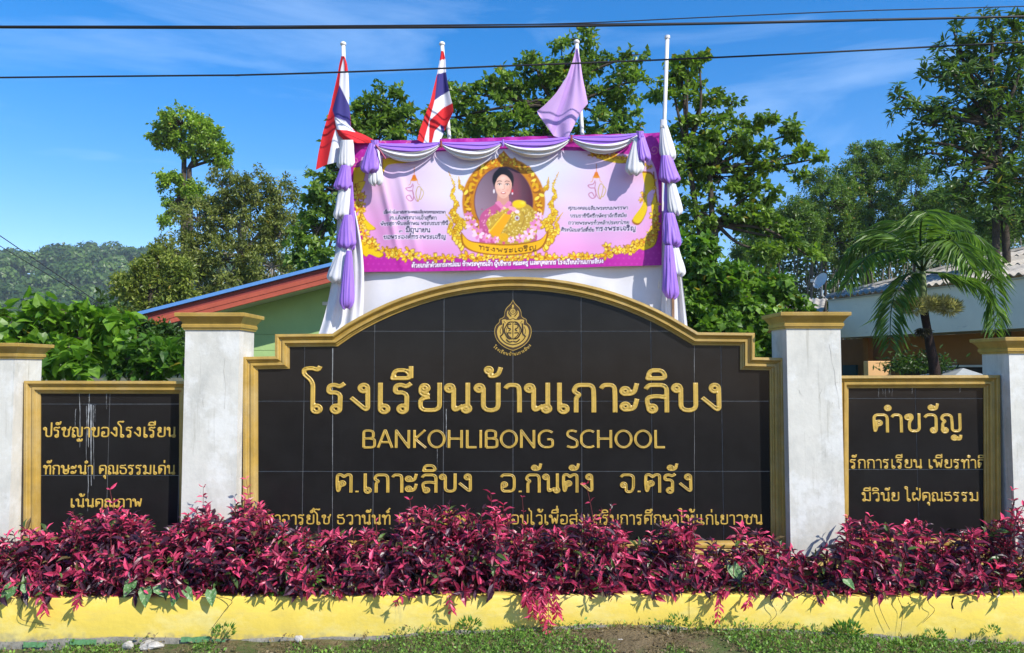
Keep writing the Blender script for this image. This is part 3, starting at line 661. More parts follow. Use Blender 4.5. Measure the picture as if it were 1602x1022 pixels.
def colmix(r, n, a, b, jit=.25, bias=1.0):
    t = (r.rand(n)**bias)[:, None]; c = np.array(a)*(1-t)+np.array(b)*t
    return c*(1+jit*(r.rand(n, 1)-.5)*2)
def tree(name, label, cat, group, blobs, Y, base, leafpx, ratio, ca, cb, seed, dens=1.0, clump=14, nl=70, up=.5, T=DIAM, bark='bark', trunk=5, whorl=0, limbs=None, spread=1.0, ydep=.8, droop=.25, twigs=True, flat=1.0):
    "blobs: (px, py, rx, ry) of leafy masses in the photograph; base: photo column and row of the trunk foot"
    r = np.random.RandomState(seed); s = S(Y)
    foot = at(base[0], base[1], Y); root = empty(name, foot); tag(root, label, cat, group)
    O = []; D = []; N = []; cen = []; big = []
    for (px, py, rx, ry) in blobs:
        c = at(px, py, Y); n = max(2, int(dens*rx*ry*3.2/(clump*clump))); c[1] += r.uniform(-.3, .3)*rx*s*ydep
        big.append(c)
        u = rdir(r, n)*(r.uniform(.35, 1.0, (n, 1)))**.55
        cc = c+u*np.array((rx*s, rx*s*ydep, ry*s)); cen.append(cc)
    C = np.vstack(cen); lf = leafpx*s; rc = clump*s
    m = len(C); ntw = max(4, nl//9)
    td = unit((rdir(r, m*ntw)+np.array((0, 0, .25*up)))*np.array((1, 1, flat))); tl = rc*r.uniform(.35, 1.15, m*ntw)
    tc = np.repeat(C, ntw, 0)
    per = max(3, nl//ntw)
    if whorl:
        tip = tc+td*tl[:, None]*.9; K = whorl
        O = np.repeat(tip, K, 0); ax = unit(np.repeat(unit(td+np.array((0, 0, .9))), K, 0)); rr = rdir(r, len(O)); side = unit(rr-ax*(rr*ax).sum(1, keepdims=True))
        D = side+ax*r.uniform(-.25, .55, (len(O), 1)); N = ax+.2*rdir(r, len(O)); O = O+side*.05*lf
    else:
        k = per; sf = np.tile(np.linspace(.25, 1, k), len(tc)); O = np.repeat(tc, k, 0)+np.repeat(td*tl[:, None], k, 0)*sf[:, None]+r.randn(len(tc)*k, 3)*lf*.35*np.array((1, 1, flat))
        D = np.repeat(td, k, 0)*.6+rdir(r, len(O))*.9+np.array((0, 0, -droop)); N = rdir(r, len(O))*.75+np.array((0, 0, up+.35))
    n = len(O); Ln = lf*r.uniform(.7, 1.35, n)
    per_c = np.repeat(r.uniform(0, 1, m), n//m+1)[:n] if not whorl else np.repeat(r.uniform(0, 1, m), n//m+1)[:n]
    tt = np.clip(.5*per_c+.5*r.rand(n), 0, 1)[:, None]; col = (np.array(ca)*(1-tt)+np.array(cb)*tt)*(1+.35*(r.rand(n, 1)-.5))
    yel = r.rand(n) < .012; col[yel] = (.35, .28, .04)
    V, F, Cc = leaves(O, D, N, Ln, Ln*ratio, col, T)
    link('crown', mesh('crown', V, F, M['leaf'], Cc), root)
    # trunk and limbs
    mb = MB(); B = np.array(big)
    lim = limbs if limbs is not None else [((base[0]*.6+np.mean([b[0] for b in blobs])*.4, np.percentile([b[1] for b in blobs], 60)), tuple(range(len(blobs))))]
    for (fx, fy), idx in lim:
        f = at(fx, fy, Y); mid = (foot+f)/2+np.array((r.randn()*.1, 0, 0))
        P = catmull(np.array([foot, mid, f]), 6); mb.tube(P, [trunk*s, trunk*s*.7], 7)
        for i in idx:
            b = B[i]; q = f+(b-f)*.5+r.randn(3)*np.linalg.norm(b-f)*.08; q[2] += .06*np.linalg.norm(b-f)
            P = catmull(np.array([f, q, b]), 6); mb.tube(P, [trunk*s*.55, trunk*s*.22], 6)
            if twigs:
                for c in cen[i][::2]:
                    q = (b+c)/2+r.randn(3)*.06*np.linalg.norm(c-b); mb.tube(catmull(np.array([b, q, c]), 3), [trunk*s*.2, trunk*s*.07], 4, cap=False)
    mb.build('trunk', M[bark], root, True)
    return root
# ------------------------------------------------------------------ far hill with forest
def hill_z(x, y):
    ridge = 47+6*np.sin(x*.021+1)+3.5*np.sin(x*.06)+2*np.sin(x*.15)+np.clip((x+210)*.10, 0, 16)
    t = np.clip((y-150)/230, 0, 1); return ridge*(t*t*(3-2*t))*np.clip((-x-10)/110, 0, 1)**.8
X, Y = np.meshgrid(np.linspace(-420, 60, 90), np.linspace(140, 520, 50), indexing='ij')
mh = mat('hill_undergrowth', (.03, .05, .018), .95, .1, .3, .2)
h = link('hill', mesh('hill', np.stack([X, Y, hill_z(X, Y)-1], -1).reshape(-1, 3), grid_faces(90, 50), mh, None, True)); tag(h, kind='structure')
r = np.random.RandomState(77)
n = 2300; x = r.uniform(-400, -20, n); y = r.uniform(165, 395, n)
ok = (np.abs(x/(y-CY)+.57) < .13) | (r.rand(n) < .42); x = x[ok]; y = y[ok]; n = len(x)
rad = r.uniform(2.6, 5.2, n); K = 110
u = rdir(r, n*K); u[:, 2] = np.abs(u[:, 2])*.9+.0
lump = 1+.25*np.sin(u[:, 0]*5+np.repeat(x, K))*np.cos(u[:, 1]*5+np.repeat(y, K))
hh = r.uniform(3, 9, n)
O = np.stack([np.repeat(x, K), np.repeat(y, K), np.repeat(hill_z(x, y)+hh, K)], 1)+u*np.repeat(rad, K)[:, None]*lump[:, None]*np.array((1, 1, .85))
c0 = np.repeat(r.rand(n), K)[:, None]; col = (np.array((.03, .075, .018))*(1-c0)+np.array((.12, .21, .035))*c0)*(1+.4*(r.rand(n*K, 1)-.5))
V, F, C = leaves(O, (lambda q: q-u*(q*u).sum(1, keepdims=True))(rdir(r, n*K))+.25*rdir(r, n*K), u+.2*rdir(r, n*K), r.uniform(1.0, 2.0, n*K), r.uniform(.9, 1.7, n*K), col)
mb = MB()
fo = link('hill_forest', mesh('hill_forest', V, F, M['leaf'], C)); tag(fo, 'distant hazy rainforest covering the hill at the left', 'forest', kind='stuff')
mb = MB()
for i in range(0, n, 16):
    b = np.array((x[i], y[i]-rad[i], hill_z(x[i], y[i])-2)); mb.tube([b, b+np.array((r.randn()*.4, 0, hh[i]+2.5))], [.28, .2], 5)
o = mb.build('hill_trunks', M['palebark'], None, True); tag(o, 'pale bare trunks showing between the crowns of the hill forest', 'tree trunks', kind='stuff')

# ------------------------------------------------------------------ trees
G1, G2 = (.028, .075, .012), (.10, .20, .025)
tree('slender_tree', 'tall thin tree with separate round bright green clumps at the upper left', 'tree', None,
     [(288, 198, 44, 26), (260, 214, 28, 22), (325, 222, 32, 22), (340, 238, 22, 18), (300, 240, 20, 10), (270, 285, 22, 18), (297, 296, 24, 16), (266, 322, 16, 14), (310, 312, 18, 10), (258, 346, 14, 8), (345, 252, 14, 10)], 20, (291, 575), 5.4, .6, (.09, .18, .02), (.38, .54, .06), 11, 1.3, 8, 46, bark='bark', trunk=5.5,
     limbs=[((290, 300), (5, 6, 7, 8, 9)), ((288, 248), (0, 1, 4)), ((296, 262), (2, 3, 10))])
OL1, OL2 = (.09, .12, .03), (.32, .36, .08)
tree('olive_tree', 'broad dull olive-green tree with pale branches left of the flags', 'tree', None,
     [(350, 300, 40, 34), (395, 295, 45, 30), (440, 310, 26, 40), (310, 345, 45, 40), (380, 350, 70, 45), (440, 370, 36, 50), (290, 400, 45, 40), (350, 410, 70, 40), (430, 420, 60, 40), (310, 460, 60, 40), (400, 470, 90, 40)], 13, (380, 600), 6, .42, OL1, OL2, 12, 1.1, 13, 80, bark='palebark', trunk=6, up=.6)
tree('low_tree', 'low yellowish-green tree in front of the hill at the left end of the green roof', 'tree', None,
     [(225, 425, 30, 26), (205, 450, 28, 24), (250, 405, 22, 24), (240, 455, 34, 30), (215, 490, 40, 26), (280, 440, 30, 40)], 11, (240, 600), 6.5, .45, (.08, .13, .02), (.33, .38, .06), 13, 1.2, 12, 80, bark='bark', trunk=5)
CA, CB = (.05, .11, .015), (.23, .35, .045)
BG = 'trees standing behind the banner'
tree('spreading_tree', 'leafy tree behind the two tricolour flags and left end of the banner', 'tree', None,
     [(605, 160, 40, 18), (560, 190, 45, 22), (640, 185, 40, 22), (515, 268, 26, 14), (525, 300, 40, 26), (495, 315, 22, 22), (500, 360, 34, 44), (600, 200, 60, 30), (690, 215, 40, 20), (490, 400, 40, 30), (520, 240, 10, 20), (585, 230, 60, 30), (500, 440, 40, 30)], 7.5, (570, 600), 9.5, .62, CA, CB, 21, .78, 12.5, 46, trunk=7, flat=.5)
tree('spreading_tree', 'tallest leafy tree rising behind the lilac flag and middle of the banner', 'tree', None,
     [(905, 66, 34, 14), (880, 90, 40, 22), (930, 96, 40, 22), (990, 88, 22, 10), (840, 115, 50, 24), (900, 130, 60, 30), (970, 135, 50, 30), (790, 135, 50, 26), (740, 150, 50, 26), (715, 185, 55, 32), (790, 180, 60, 34), (870, 180, 60, 34), (960, 190, 60, 34), (760, 215, 60, 25), (690, 165, 18, 12), (850, 215, 60, 25)], 8.5, (880, 600), 9, .62, (.045, .105, .015), (.25, .38, .045), 22, .68, 12.5, 46, trunk=6, flat=.5)
tree('spreading_tree', 'wide tree right of the bare pole with long branches reaching out to the right', 'tree', None,
     [(1060, 92, 20, 10), (1075, 112, 34, 18), (1095, 98, 24, 10), (1050, 140, 40, 30), (1105, 150, 34, 14), (1150, 152, 18, 7), (1125, 180, 22, 10), (1195, 190, 22, 14), (1165, 200, 28, 14), (1085, 205, 50, 24), (1130, 225, 50, 18), (1185, 232, 40, 14), (1240, 243, 34, 13), (1285, 247, 20, 8), (1245, 205, 22, 18), (1205, 262, 30, 12), (1075, 260, 45, 34), (1130, 275, 50, 30), (1180, 300, 40, 24), (1160, 335, 40, 26), (1245, 270, 14, 10), (1090, 330, 40, 40), (1210, 350, 34, 20), (1235, 375, 28, 14), (1262, 400, 20, 10), (1200, 395, 40, 20)], 6.5, (1120, 600), 9, .66, (.045, .105, .015), (.26, .39, .045), 23, .74, 11.5, 44, trunk=6, flat=.5,
     limbs=[((1075, 240), (0, 1, 2, 3, 4, 9, 16)), ((1110, 270), (5, 6, 7, 8, 10, 11, 12, 13, 14, 15, 17, 20)), ((1120, 350), (18, 19, 21, 22, 23, 24, 25))])
tree('creeper_tree', 'low tree smothered in large bright green creeper leaves right of the white cloth', 'tree', None,
     [(1090, 390, 34, 26), (1110, 425, 40, 26), (1150, 440, 40, 26), (1095, 470, 45, 30), (1150, 490, 45, 30), (1180, 530, 34, 34), (1110, 520, 60, 34), (1210, 455, 34, 16), (1235, 485, 30, 12), (1195, 480, 30, 20), (1195, 560, 30, 24), (1140, 560, 50, 20), (1225, 440, 20, 10)], 3.6, (1140, 640), 12, .8, (.04, .11, .015), (.20, .36, .035), 24, 1.05, 14, 52, trunk=6, T=BENT)
tree('palm_leaved_tree', 'tall tree with whorled dark leaves at the upper right corner', 'tree', None,
     [(1552, 36, 22, 12), (1595, 40, 30, 16), (1492, 48, 18, 10), (1500, 75, 34, 16), (1550, 70, 34, 22), (1600, 80, 34, 26), (1480, 95, 30, 14), (1520, 110, 45, 24), (1580, 125, 50, 30), (1470, 120, 26, 12), (1410, 150, 20, 10), (1420, 170, 26, 12), (1465, 165, 28, 16), (1510, 155, 40, 22), (1560, 180, 50, 30), (1445, 195, 32, 14), (1490, 205, 40, 22), (1430, 218, 26, 12), (1455, 240, 34, 16), (1530, 235, 50, 28), (1600, 200, 40, 40), (1480, 262, 30, 16), (1540, 285, 60, 30), (1600, 280, 50, 40), (1500, 310, 40, 20), (1570, 340, 60, 26)], 9, (1575, 600), 14, .26, (.03, .08, .015), (.15, .25, .04), 31, .8, 14, 30, trunk=7, whorl=9,
     limbs=[((1560, 260), tuple(range(13, 26))), ((1560, 200), tuple(range(0, 13)))])
RB1, RB2 = (.05, .11, .018), (.21, .33, .045)
WG = 'feathery trees on the slope at the right'
for i, (lab, bl, base, Yd) in enumerate([
    ('pale feathery tree nearest the wide tree, left of the dish', [(1225, 330, 40, 26), (1250, 360, 40, 40), (1200, 370, 30, 40), (1180, 410, 40, 40)], (1220, 560), 20),
    ('pale feathery tree standing directly above the satellite dish', [(1285, 285, 34, 22), (1300, 320, 50, 36), (1270, 350, 45, 45), (1310, 380, 40, 40)], (1290, 560), 23),
    ('tallest pale feathery tree, between the dish and the corner tree', [(1355, 245, 30, 22), (1380, 235, 24, 18), (1340, 275, 45, 30), (1390, 270, 40, 30), (1370, 320, 50, 40), (1350, 370, 50, 36)], (1360, 560), 24),
    ('feathery tree behind the crown of the palm', [(1430, 265, 40, 26), (1430, 310, 50, 40), (1470, 340, 40, 40), (1420, 370, 50, 40)], (1430, 560), 22),
    ('feathery tree over the grey roof at the right edge', [(1500, 320, 50, 30), (1560, 350, 60, 30), (1520, 380, 60, 30), (1600, 330, 40, 40)], (1530, 560), 21)]):
    tree('feathery_tree', lab, 'tree', WG, bl, Yd, base, 4.6, .40, RB1, RB2, 41+i, 1.5, 11, 90, bark='bark', trunk=2.5, up=.2)
# shaded thicket with thin pale stems
r = np.random.RandomState(5); n = 30000; px = r.uniform(1150, 1620, n); py = 575-r.beta(1.1, 1.2, n)*225; Yd = r.uniform(26, 34, n)
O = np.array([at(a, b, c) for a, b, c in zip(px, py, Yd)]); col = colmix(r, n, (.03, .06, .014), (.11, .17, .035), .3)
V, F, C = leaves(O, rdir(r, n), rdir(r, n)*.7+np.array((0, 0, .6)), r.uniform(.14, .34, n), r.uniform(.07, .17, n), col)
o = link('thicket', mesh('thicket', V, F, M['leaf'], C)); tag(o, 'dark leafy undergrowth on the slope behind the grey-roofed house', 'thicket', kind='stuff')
mb = MB()
for i in range(85):
    a = r.uniform(1160, 1600); Yv = r.uniform(24, 27); p = at(a, 560, Yv); q = at(a+r.randn()*10, r.uniform(330, 430), Yv); mb.tube(catmull(np.array([p, (p+q)/2+r.randn(3)*.15, q]), 3), [.04, .022], 4)
o = mb.build('sapling_stems', M['palebark'], None, True); tag(o, 'thin pale sapling stems standing in the shade of the slope', 'stems', kind='stuff')
n = 22000; px = r.uniform(150, 1200, n); py = 585-r.beta(1, 1.4, n)*130; Yd = r.uniform(16, 20, n)
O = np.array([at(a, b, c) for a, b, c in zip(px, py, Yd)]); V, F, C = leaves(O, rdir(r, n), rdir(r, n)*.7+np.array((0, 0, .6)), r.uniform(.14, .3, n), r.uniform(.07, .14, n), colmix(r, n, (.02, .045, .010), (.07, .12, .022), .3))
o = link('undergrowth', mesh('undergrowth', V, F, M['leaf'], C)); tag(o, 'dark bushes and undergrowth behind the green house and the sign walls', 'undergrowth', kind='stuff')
# left big-leaved bush
tree('large_leaved_bush', 'bush with big heart-shaped bright green leaves behind the left motto wall', 'bush', None,
     [(20, 500, 34, 26), (75, 490, 26, 20), (105, 485, 24, 16), (140, 492, 26, 18), (180, 500, 20, 18), (50, 530, 50, 26), (120, 520, 50, 28), (175, 535, 30, 26), (60, 570, 70, 26), (140, 565, 60, 26), (5, 545, 30, 30)], 2.3, (90, 660), 17, .85, (.05, .14, .012), (.24, .44, .03), 51, .75, 17, 26, T=HEART, trunk=5, up=.8, droop=.45)
tree('broadleaf_shrub', 'lower green shrub between the big-leaved bush and the tall white pillar', 'bush', None,
     [(200, 560, 34, 20), (240, 555, 30, 20), (262, 570, 26, 18), (215, 585, 50, 14), (272, 555, 16, 16)], 2.0, (230, 660), 15, .7, (.03, .09, .012), (.13, .28, .02), 52, .9, 15, 30, T=HEART, trunk=4, up=.7)
tree('dark_shrub', 'darker fine-leaved shrub under the left end of the blue and red roof', 'bush', None,
     [(170, 500, 34, 22), (200, 520, 40, 26), (240, 530, 34, 24), (180, 545, 34, 22), (265, 530, 16, 22)], 3.6, (210, 650), 8, .5, (.025, .07, .012), (.09, .18, .02), 53, 1.1, 13, 60, trunk=4)

# ------------------------------------------------------------------ green house behind, left
gh = empty('green_house', (-2.4, 5, 0)); tag(gh, 'green gabled house with blue roof edge and red bargeboards behind the sign wall', 'house')
Yg = 4.4; yw = 5.0
p0 = at(212, 490, Yg); pk = at(752, 352, Yg); p1 = at(1050, 428, Yg)
def band(a, b, top, bot, y0, y1, m, name):
    mb = MB(); V = [(a[0], y0, a[2]+top), (b[0], y0, b[2]+top), (b[0], y0, b[2]+bot), (a[0], y0, a[2]+bot), (a[0], y1, a[2]+top), (b[0], y1, b[2]+top), (b[0], y1, b[2]+bot), (a[0], y1, a[2]+bot)]
    mb.add(V, [(0, 1, 2, 3), (7, 6, 5, 4), (0, 4, 5, 1), (3, 2, 6, 7), (0, 3, 7, 4), (1, 5, 6, 2)]); return mb.build(name, m, gh)
band(p0-np.array((.08, 0, .02)), pk, .0, -.05, Yg-.05, 11, M['bluemetal'], 'roof'); band(pk, p1, .0, -.05, Yg-.05, 11, M['bluemetal'], 'roof')
ps = p0+np.array((.1, 0, .027)); 
for a, b in ((ps, pk), (pk, p1)):
    band(a, b, -.052, -.14, Yg+.012, Yg+.05, M['darkred'], 'upper_bargeboard'); band(a, b, -.141, -.205, Yg-.012, Yg+.05, M['red'], 'bargeboard'); band(a, b, -.206, -.275, Yg-.004, Yg+.05, M['red'], 'bargeboard')
    band(a, b, -.22, -.24, Yg+.052, yw+.1, M['soffit'], 'soffit')
mb = MB(); mb.box((ps[0]-.02, Yg+.051, ps[2]-.29), (ps[0]+.02, 11, ps[2]-.06)); mb.build('eave_board', M['darkred'], gh)
mb = MB(); mb.box((ps[0]+.021, Yg+.052, ps[2]-.285), (ps[0]+.9, 11, ps[2]-.265)); mb.build('eave_soffit', M['soffit'], gh)
xl = ps[0]+.75; xr = p1[0]-.3
mb = MB(); zt = lambda x: np.interp(x, [ps[0], pk[0], p1[0]], [ps[2], pk[2], p1[2]])-.12
prism(mb, [(xl, 0), (xr, 0), (xr, zt(xr)), (pk[0], zt(pk[0])), (xl, zt(xl))], yw+.02, 10.8); mb.build('wall', M['greenwall'], gh)
for k, zz in enumerate([1.1, 1.75, at(450, 548, yw)[2], at(450, 523, yw)[2], at(450, 440, yw)[2]+.12]):     # siding boards, proud of the wall with dark laps
    zz2 = [1.745, at(450, 548, yw)[2]-.006, at(450, 523, yw)[2]-.006, at(450, 440, yw)[2]+.114, 4.4][k]
    if zt(xl) < zz2: 
        P = [(xl, zz), (xr, zz), (xr, min(zz2, zt(xr))), (pk[0], min(zz2, zt(pk[0])))]
        x_ = xl+(zz2-zt(xl))/((zt(pk[0])-zt(xl))/(pk[0]-xl)) if zz2 < zt(pk[0]) else pk[0]
        P += ([(x_, zz2)] if zz2 < zt(pk[0]) else []); P += [(xl, max(zz, min(zz2, zt(xl))))]
        if zz > zt(xl): P = [(xl+(zz-zt(xl))/((zt(pk[0])-zt(xl))/(pk[0]-xl)), zz)]+P[1:-1]
    else: P = [(xl, zz), (xr, zz), (xr, zz2), (xl, zz2)]
    mb = MB(); prism(mb, P, yw, yw+.019); mb.build('siding_board', M['greenwall'], gh)
a = at(505, 478, yw); b = at(526, 472.5, yw); mb = MB(); mb.box((a[0], yw-.03, a[2]), (b[0], yw, b[2]), bev=.004); mb.build('vent_box', M['whiteplain'], gh)  # white vent box on the green wall

# ------------------------------------------------------------------ grey-roofed house, right
rh = empty('grey_roofed_house', (8.5, 10, 0)); tag(rh, 'long low house with grey corrugated roof, pale fascia and orange walls at the right', 'house')
A = np.array((9.345, CY+14)); B = np.array((7.70, CY+18.7)); d = (B-A)/np.linalg.norm(B-A); nin = np.array((-d[1], d[0])); nin = nin if nin[0] > 0 else -nin
ze = EYE+1.70; slope = math.tan(R(17)); A2 = A-d*7.0; Lg = np.linalg.norm(B-A2)
def hp(s, t, z): q = B-d*s+nin*t; return (q[0], q[1], z)     # s metres from the far corner, t metres inwards
def qbox(s0, s1, t0, t1, z0, z1, m, name, parent=rh):
    mb = MB(); V = [hp(s, t, z) for z in (z0, z1) for s, t in ((s0, t0), (s1, t0), (s1, t1), (s0, t1))]
    mb.add(V, [(0, 3, 2, 1), (4, 5, 6, 7), (0, 1, 5, 4), (1, 2, 6, 5), (2, 3, 7, 6), (3, 0, 4, 7)]); return mb.build(name, m, parent)
hk = 1.05
roofparts = 0
for row in range(4):
    for c in range(13):
        s0, s1 = c*.92, (c+1)*.92; t0, t1 = row*1.15-.10, (row+1)*1.15+.03
        if s1*hk < t0+.05: continue
        ss = np.linspace(s0, s1, 46); tt = np.array([t0, (t0+t1)/2, t1]); Sg, Tg = np.meshgrid(ss, tt, indexing='ij'); Tg = np.minimum(Tg, np.maximum(Sg*hk, t0))
        wv = .028*np.sin(Sg*2*pi/.177); Zg = ze+.03+Tg*slope+wv+.035*((t1-Tg)/(t1-t0))+random.uniform(-.004, .004)
        P = B[None, None]-d*Sg[..., None]+nin*Tg[..., None]; V = np.concatenate([P, Zg[..., None]], -1).reshape(-1, 3); V2 = V-np.array((0, 0, .012))
        F = grid_faces(46, 3); nn = len(V); i = np.arange(45)*3; rim = np.stack([i, i+3, i+3+nn, i+nn], 1)
        link('roof_sheet', mesh('roof_sheet', np.vstack([V, V2]), [np.vstack([F, F[:, ::-1]+nn, rim])], M['roofsheet'], None, True), rh)
# hip end facing away-left, ridge cap
for k in range(9):
    c0, c1 = k*.5, (k+1)*.5; ss = np.linspace(c0, c1, 24); rows_ = []
    V = []
    for t in ss:
        w = .022*sin(t*2*pi/.177)
        V += [(*(B+nin*t-d*0), ze+.03+w), (*(B+nin*t-d*t/hk), ze+.03+t*slope+w)]
    V = np.array(V); V[:, 2] += 0; mb = MB(); mb.add(V, np.array([(2*i, 2*i+1, 2*i+3, 2*i+2) for i in range(23)])); mb.build('hip_sheet', M['roofsheet'], rh)
mb = MB(); mb.tube([hp(0, 0, ze+.07), hp(8/hk, 8, ze+.07+8*slope)], .06, 6); mb.build('hip_ridge', M['roofsheet'], rh)
zf = EYE+(577.5-521)/1200*15.9
qbox(.02, 12.5, .03, .09, zf, ze-.045, M['fascia'], 'fascia'); qbox(.02, 12.5, .0, .06, ze-.044, ze-.012, M['soffit'], 'eave_board')
qbox(.1, 12.5, .091, 1.25, zf+.01, zf+.05, M['soffit'], 'soffit'); qbox(.02, .10, .095, 4, zf, ze-.045, M['fascia'], 'fascia')
qbox(-2.2, 12.5, 1.25, 1.4, 0, zf+.009, M['orange'], 'wall'); qbox(.3, .45, 1.401, 4, 0, zf+.009, M['orange'], 'wall')
for s in (4.3, 5.6): qbox(s, s+.05, .085-.06, .029, zf, ze-.05, M['fascia'], 'cover_strip')
def spx(px, t, Yd=None):      # s where photo column px meets the line t inside the eave
    k = (px-801)/1200; Q = B+nin*t; # Q.x - d.x s = k (Q.y - d.y s - CY)
    return (Q[0]-k*(Q[1]-CY))/(d[0]-k*d[1])
s0, s1 = spx(1318, 1.2), spx(1339, 1.2)
qbox(s0, s1, 1.18, 1.249, .9, 2.12, M['teal'], 'shutter')
qbox(spx(1350, .9), spx(1358, .9), .9, 1.05, 0, zf+.008, M['orange'], 'column')
a = at(1358, 565, 9.0); b = at(1393, 565, 9.0); mb = MB(); mb.box((a[0], 9.0, 0), (b[0], 9.2, a[2]), bev=.01)
o = mb.build('sunlit_wall_end', mat('sunlit_orange_paint', (.72, .42, .18), .85, .2, .08, 6)); tag(o, 'small orange wall end with sunlight painted into its colour, under the grey-roofed house beside the palm', 'wall')  # sunlit bit of the orange house, sunlight put into a paler copy of its colour
qbox(spx(1405, 1.1), spx(1600, 1.1), 1.15, 1.249, 1.0, EYE+.06, M['dark'], 'window_opening')
qbox(spx(1462, .9), spx(1600, .9), 1.05, 1.12, EYE+.04, EYE+.085, M['whiteplain'], 'window_rail')
# grey pointed cover just behind the right motto wall
a = at(1468, 586, 4.0); b = at(1540, 590, 4.0); c = at(1507, 576, 4.0)
V = [(a[0], 3.7, a[2]-.06), (b[0], 3.7, a[2]-.06), (b[0]+.1, 4.6, a[2]-.04), (a[0]-.1, 4.6, a[2]-.04), (c[0], 4.0, c[2]-.0), (c[0]+.1, 4.3, c[2]-.01)]
mb = MB(); mb.add(V, [np.array([(0, 1, 4), (1, 5, 4), (1, 2, 5), (2, 3, 5), (3, 4, 5), (3, 0, 4)])]); z0 = a[2]-.06
mb.box((a[0]+.04, 3.75, 0), (b[0]-.04, 4.5, z0-.002)); o = mb.build('covered_stand', mat('grey_tarpaulin', (.33, .34, .33), .8, .3, .12, 10)); tag(o, 'stand under a low pointed grey cover behind the right motto wall', 'covered stand')
# grey annex roof left of the dish
an = empty('annex', (6.2, 13, 0)); tag(an, 'small outbuilding with plain grey sheet roof between the creeper tree and the dish', 'outbuilding')
P = [at(1168, 503, 11.5), at(1285, 500, 11.0), at(1292, 467, 13.5), at(1185, 470, 14.0)]
mb = MB(); n = 60; V = []
for i in range(n):
    t = i/(n-1); w = .02*sin(t*60); a_ = P[0]*(1-t)+P[1]*t; b_ = P[3]*(1-t)+P[2]*t; V += [a_+(0, 0, w), b_+(0, 0, w)]
mb.add(V, np.array([(2*i, 2*i+2, 2*i+3, 2*i+1) for i in range(n-1)])); mb.build('roof', M['roofsheet'], an, True)
mb = MB(); mb.box((P[0][0]+.15, 11.7, 0), (P[1][0]-.1, 13.4, P[0][2]-.03)); mb.build('wall', M['orange'], an)
# satellite dish
ds = empty('satellite_dish', at(1296, 470, 12.4)); tag(ds, 'pale grey satellite dish on a bracket at the corner of the grey roof', 'satellite dish')
c = at(1283, 439, 12.3); ax = unit(np.array((-.80, -.36, .46))); e1 = unit(np.cross(ax, (0, 0, 1.))); e2 = np.cross(ax, e1); V = [c-ax*.06]; Rr = .205
for k in range(1, 7):
    for j in range(28):
        t = j*2*pi/28; rr = Rr*k/6; V.append(c-ax*.06*(1-(k/6)**2)+e1*rr*cos(t)+e2*rr*sin(t)*1.08)
F4 = [(1+k*28+j, 1+k*28+(j+1) % 28, 1+(k+1)*28+(j+1) % 28, 1+(k+1)*28+j) for k in range(5) for j in range(28)]; F3 = [(0, 1+(j+1) % 28, 1+j) for j in range(28)]
mb = MB(); mb.add(V, [np.array(F4), np.array(F3)]); mb.build('reflector', M['metal'], ds, True)
mb = MB(); q = at(1283, 452, 12.3); mb.tube([c-ax*.02+np.array((0, 0, -.2)), c+ax*.30+np.array((0, 0, -.16))], .012, 6); mb.box(tuple(c+ax*.30+np.array((-.03, -.03, -.19))), tuple(c+ax*.30+np.array((.03, .03, -.12)))); mb.build('feed_arm', M['metal'], ds)
mb = MB(); mb.tube([c-ax*.06, at(1286, 462, 12.4), at(1299, 474, 12.5)], .022, 7); mb.build('bracket', M['metal'], ds)

# ------------------------------------------------------------------ palm
pm = empty('palm_tree', at(1463, 640, 3.2)); tag(pm, 'palm with arching fronds and thin dark trunk in front of the grey-roofed house', 'palm tree')
Yp = 3.2; sp_ = S(Yp)
mb = MB(); mb.tube(catmull(np.array([at(1466, 660, Yp), at(1463, 585, Yp), at(1455, 540, Yp), at(1447, 495, Yp), at(1445, 478, Yp)]), 8), [10*sp_, 8*sp_, 6*sp_, 6.5*sp_], 10); mb.build('trunk', mat('palm_trunk', (.035, .022, .018), .9, .2, .3, 30, .5, 60), pm, True)
mb = MB(); mb.tube(catmull(np.array([at(1445, 480, Yp), at(1443, 450, Yp), at(1443, 425, Yp)]), 6), [5.5*sp_, 6.5*sp_, 4.5*sp_], 10); mb.build('crownshaft', mat('green_crownshaft', (.16, .22, .08), .5, .4, .1, 20), pm, True)
r = np.random.RandomState(8)
fr = [((1443, 425), (1400, 372), (1345, 385), (1300, 440), 1.0), ((1443, 425), (1410, 395), (1360, 400), (1322, 445), -.6), ((1443, 428), (1418, 432), (1396, 475), (1392, 540), -.5), ((1443, 425), (1412, 378), (1372, 362), (1330, 388), .6),
      ((1443, 425), (1470, 372), (1520, 365), (1562, 415), -.8), ((1443, 425), (1490, 395), (1545, 425), (1565, 505), .5), ((1443, 426), (1490, 430), (1545, 450), (1558, 520), -.4), ((1443, 425), (1430, 370), (1400, 345), (1360, 370), .9),
      ((1443, 425), (1450, 360), (1470, 338), (1505, 352), .9), ((1443, 425), (1440, 365), (1445, 332), (1452, 335), -1.1), ((1443, 425), (1462, 385), (1492, 378), (1520, 420), -1.2), ((1443, 425), (1480, 380), (1530, 385), (1572, 440), 1.0)]
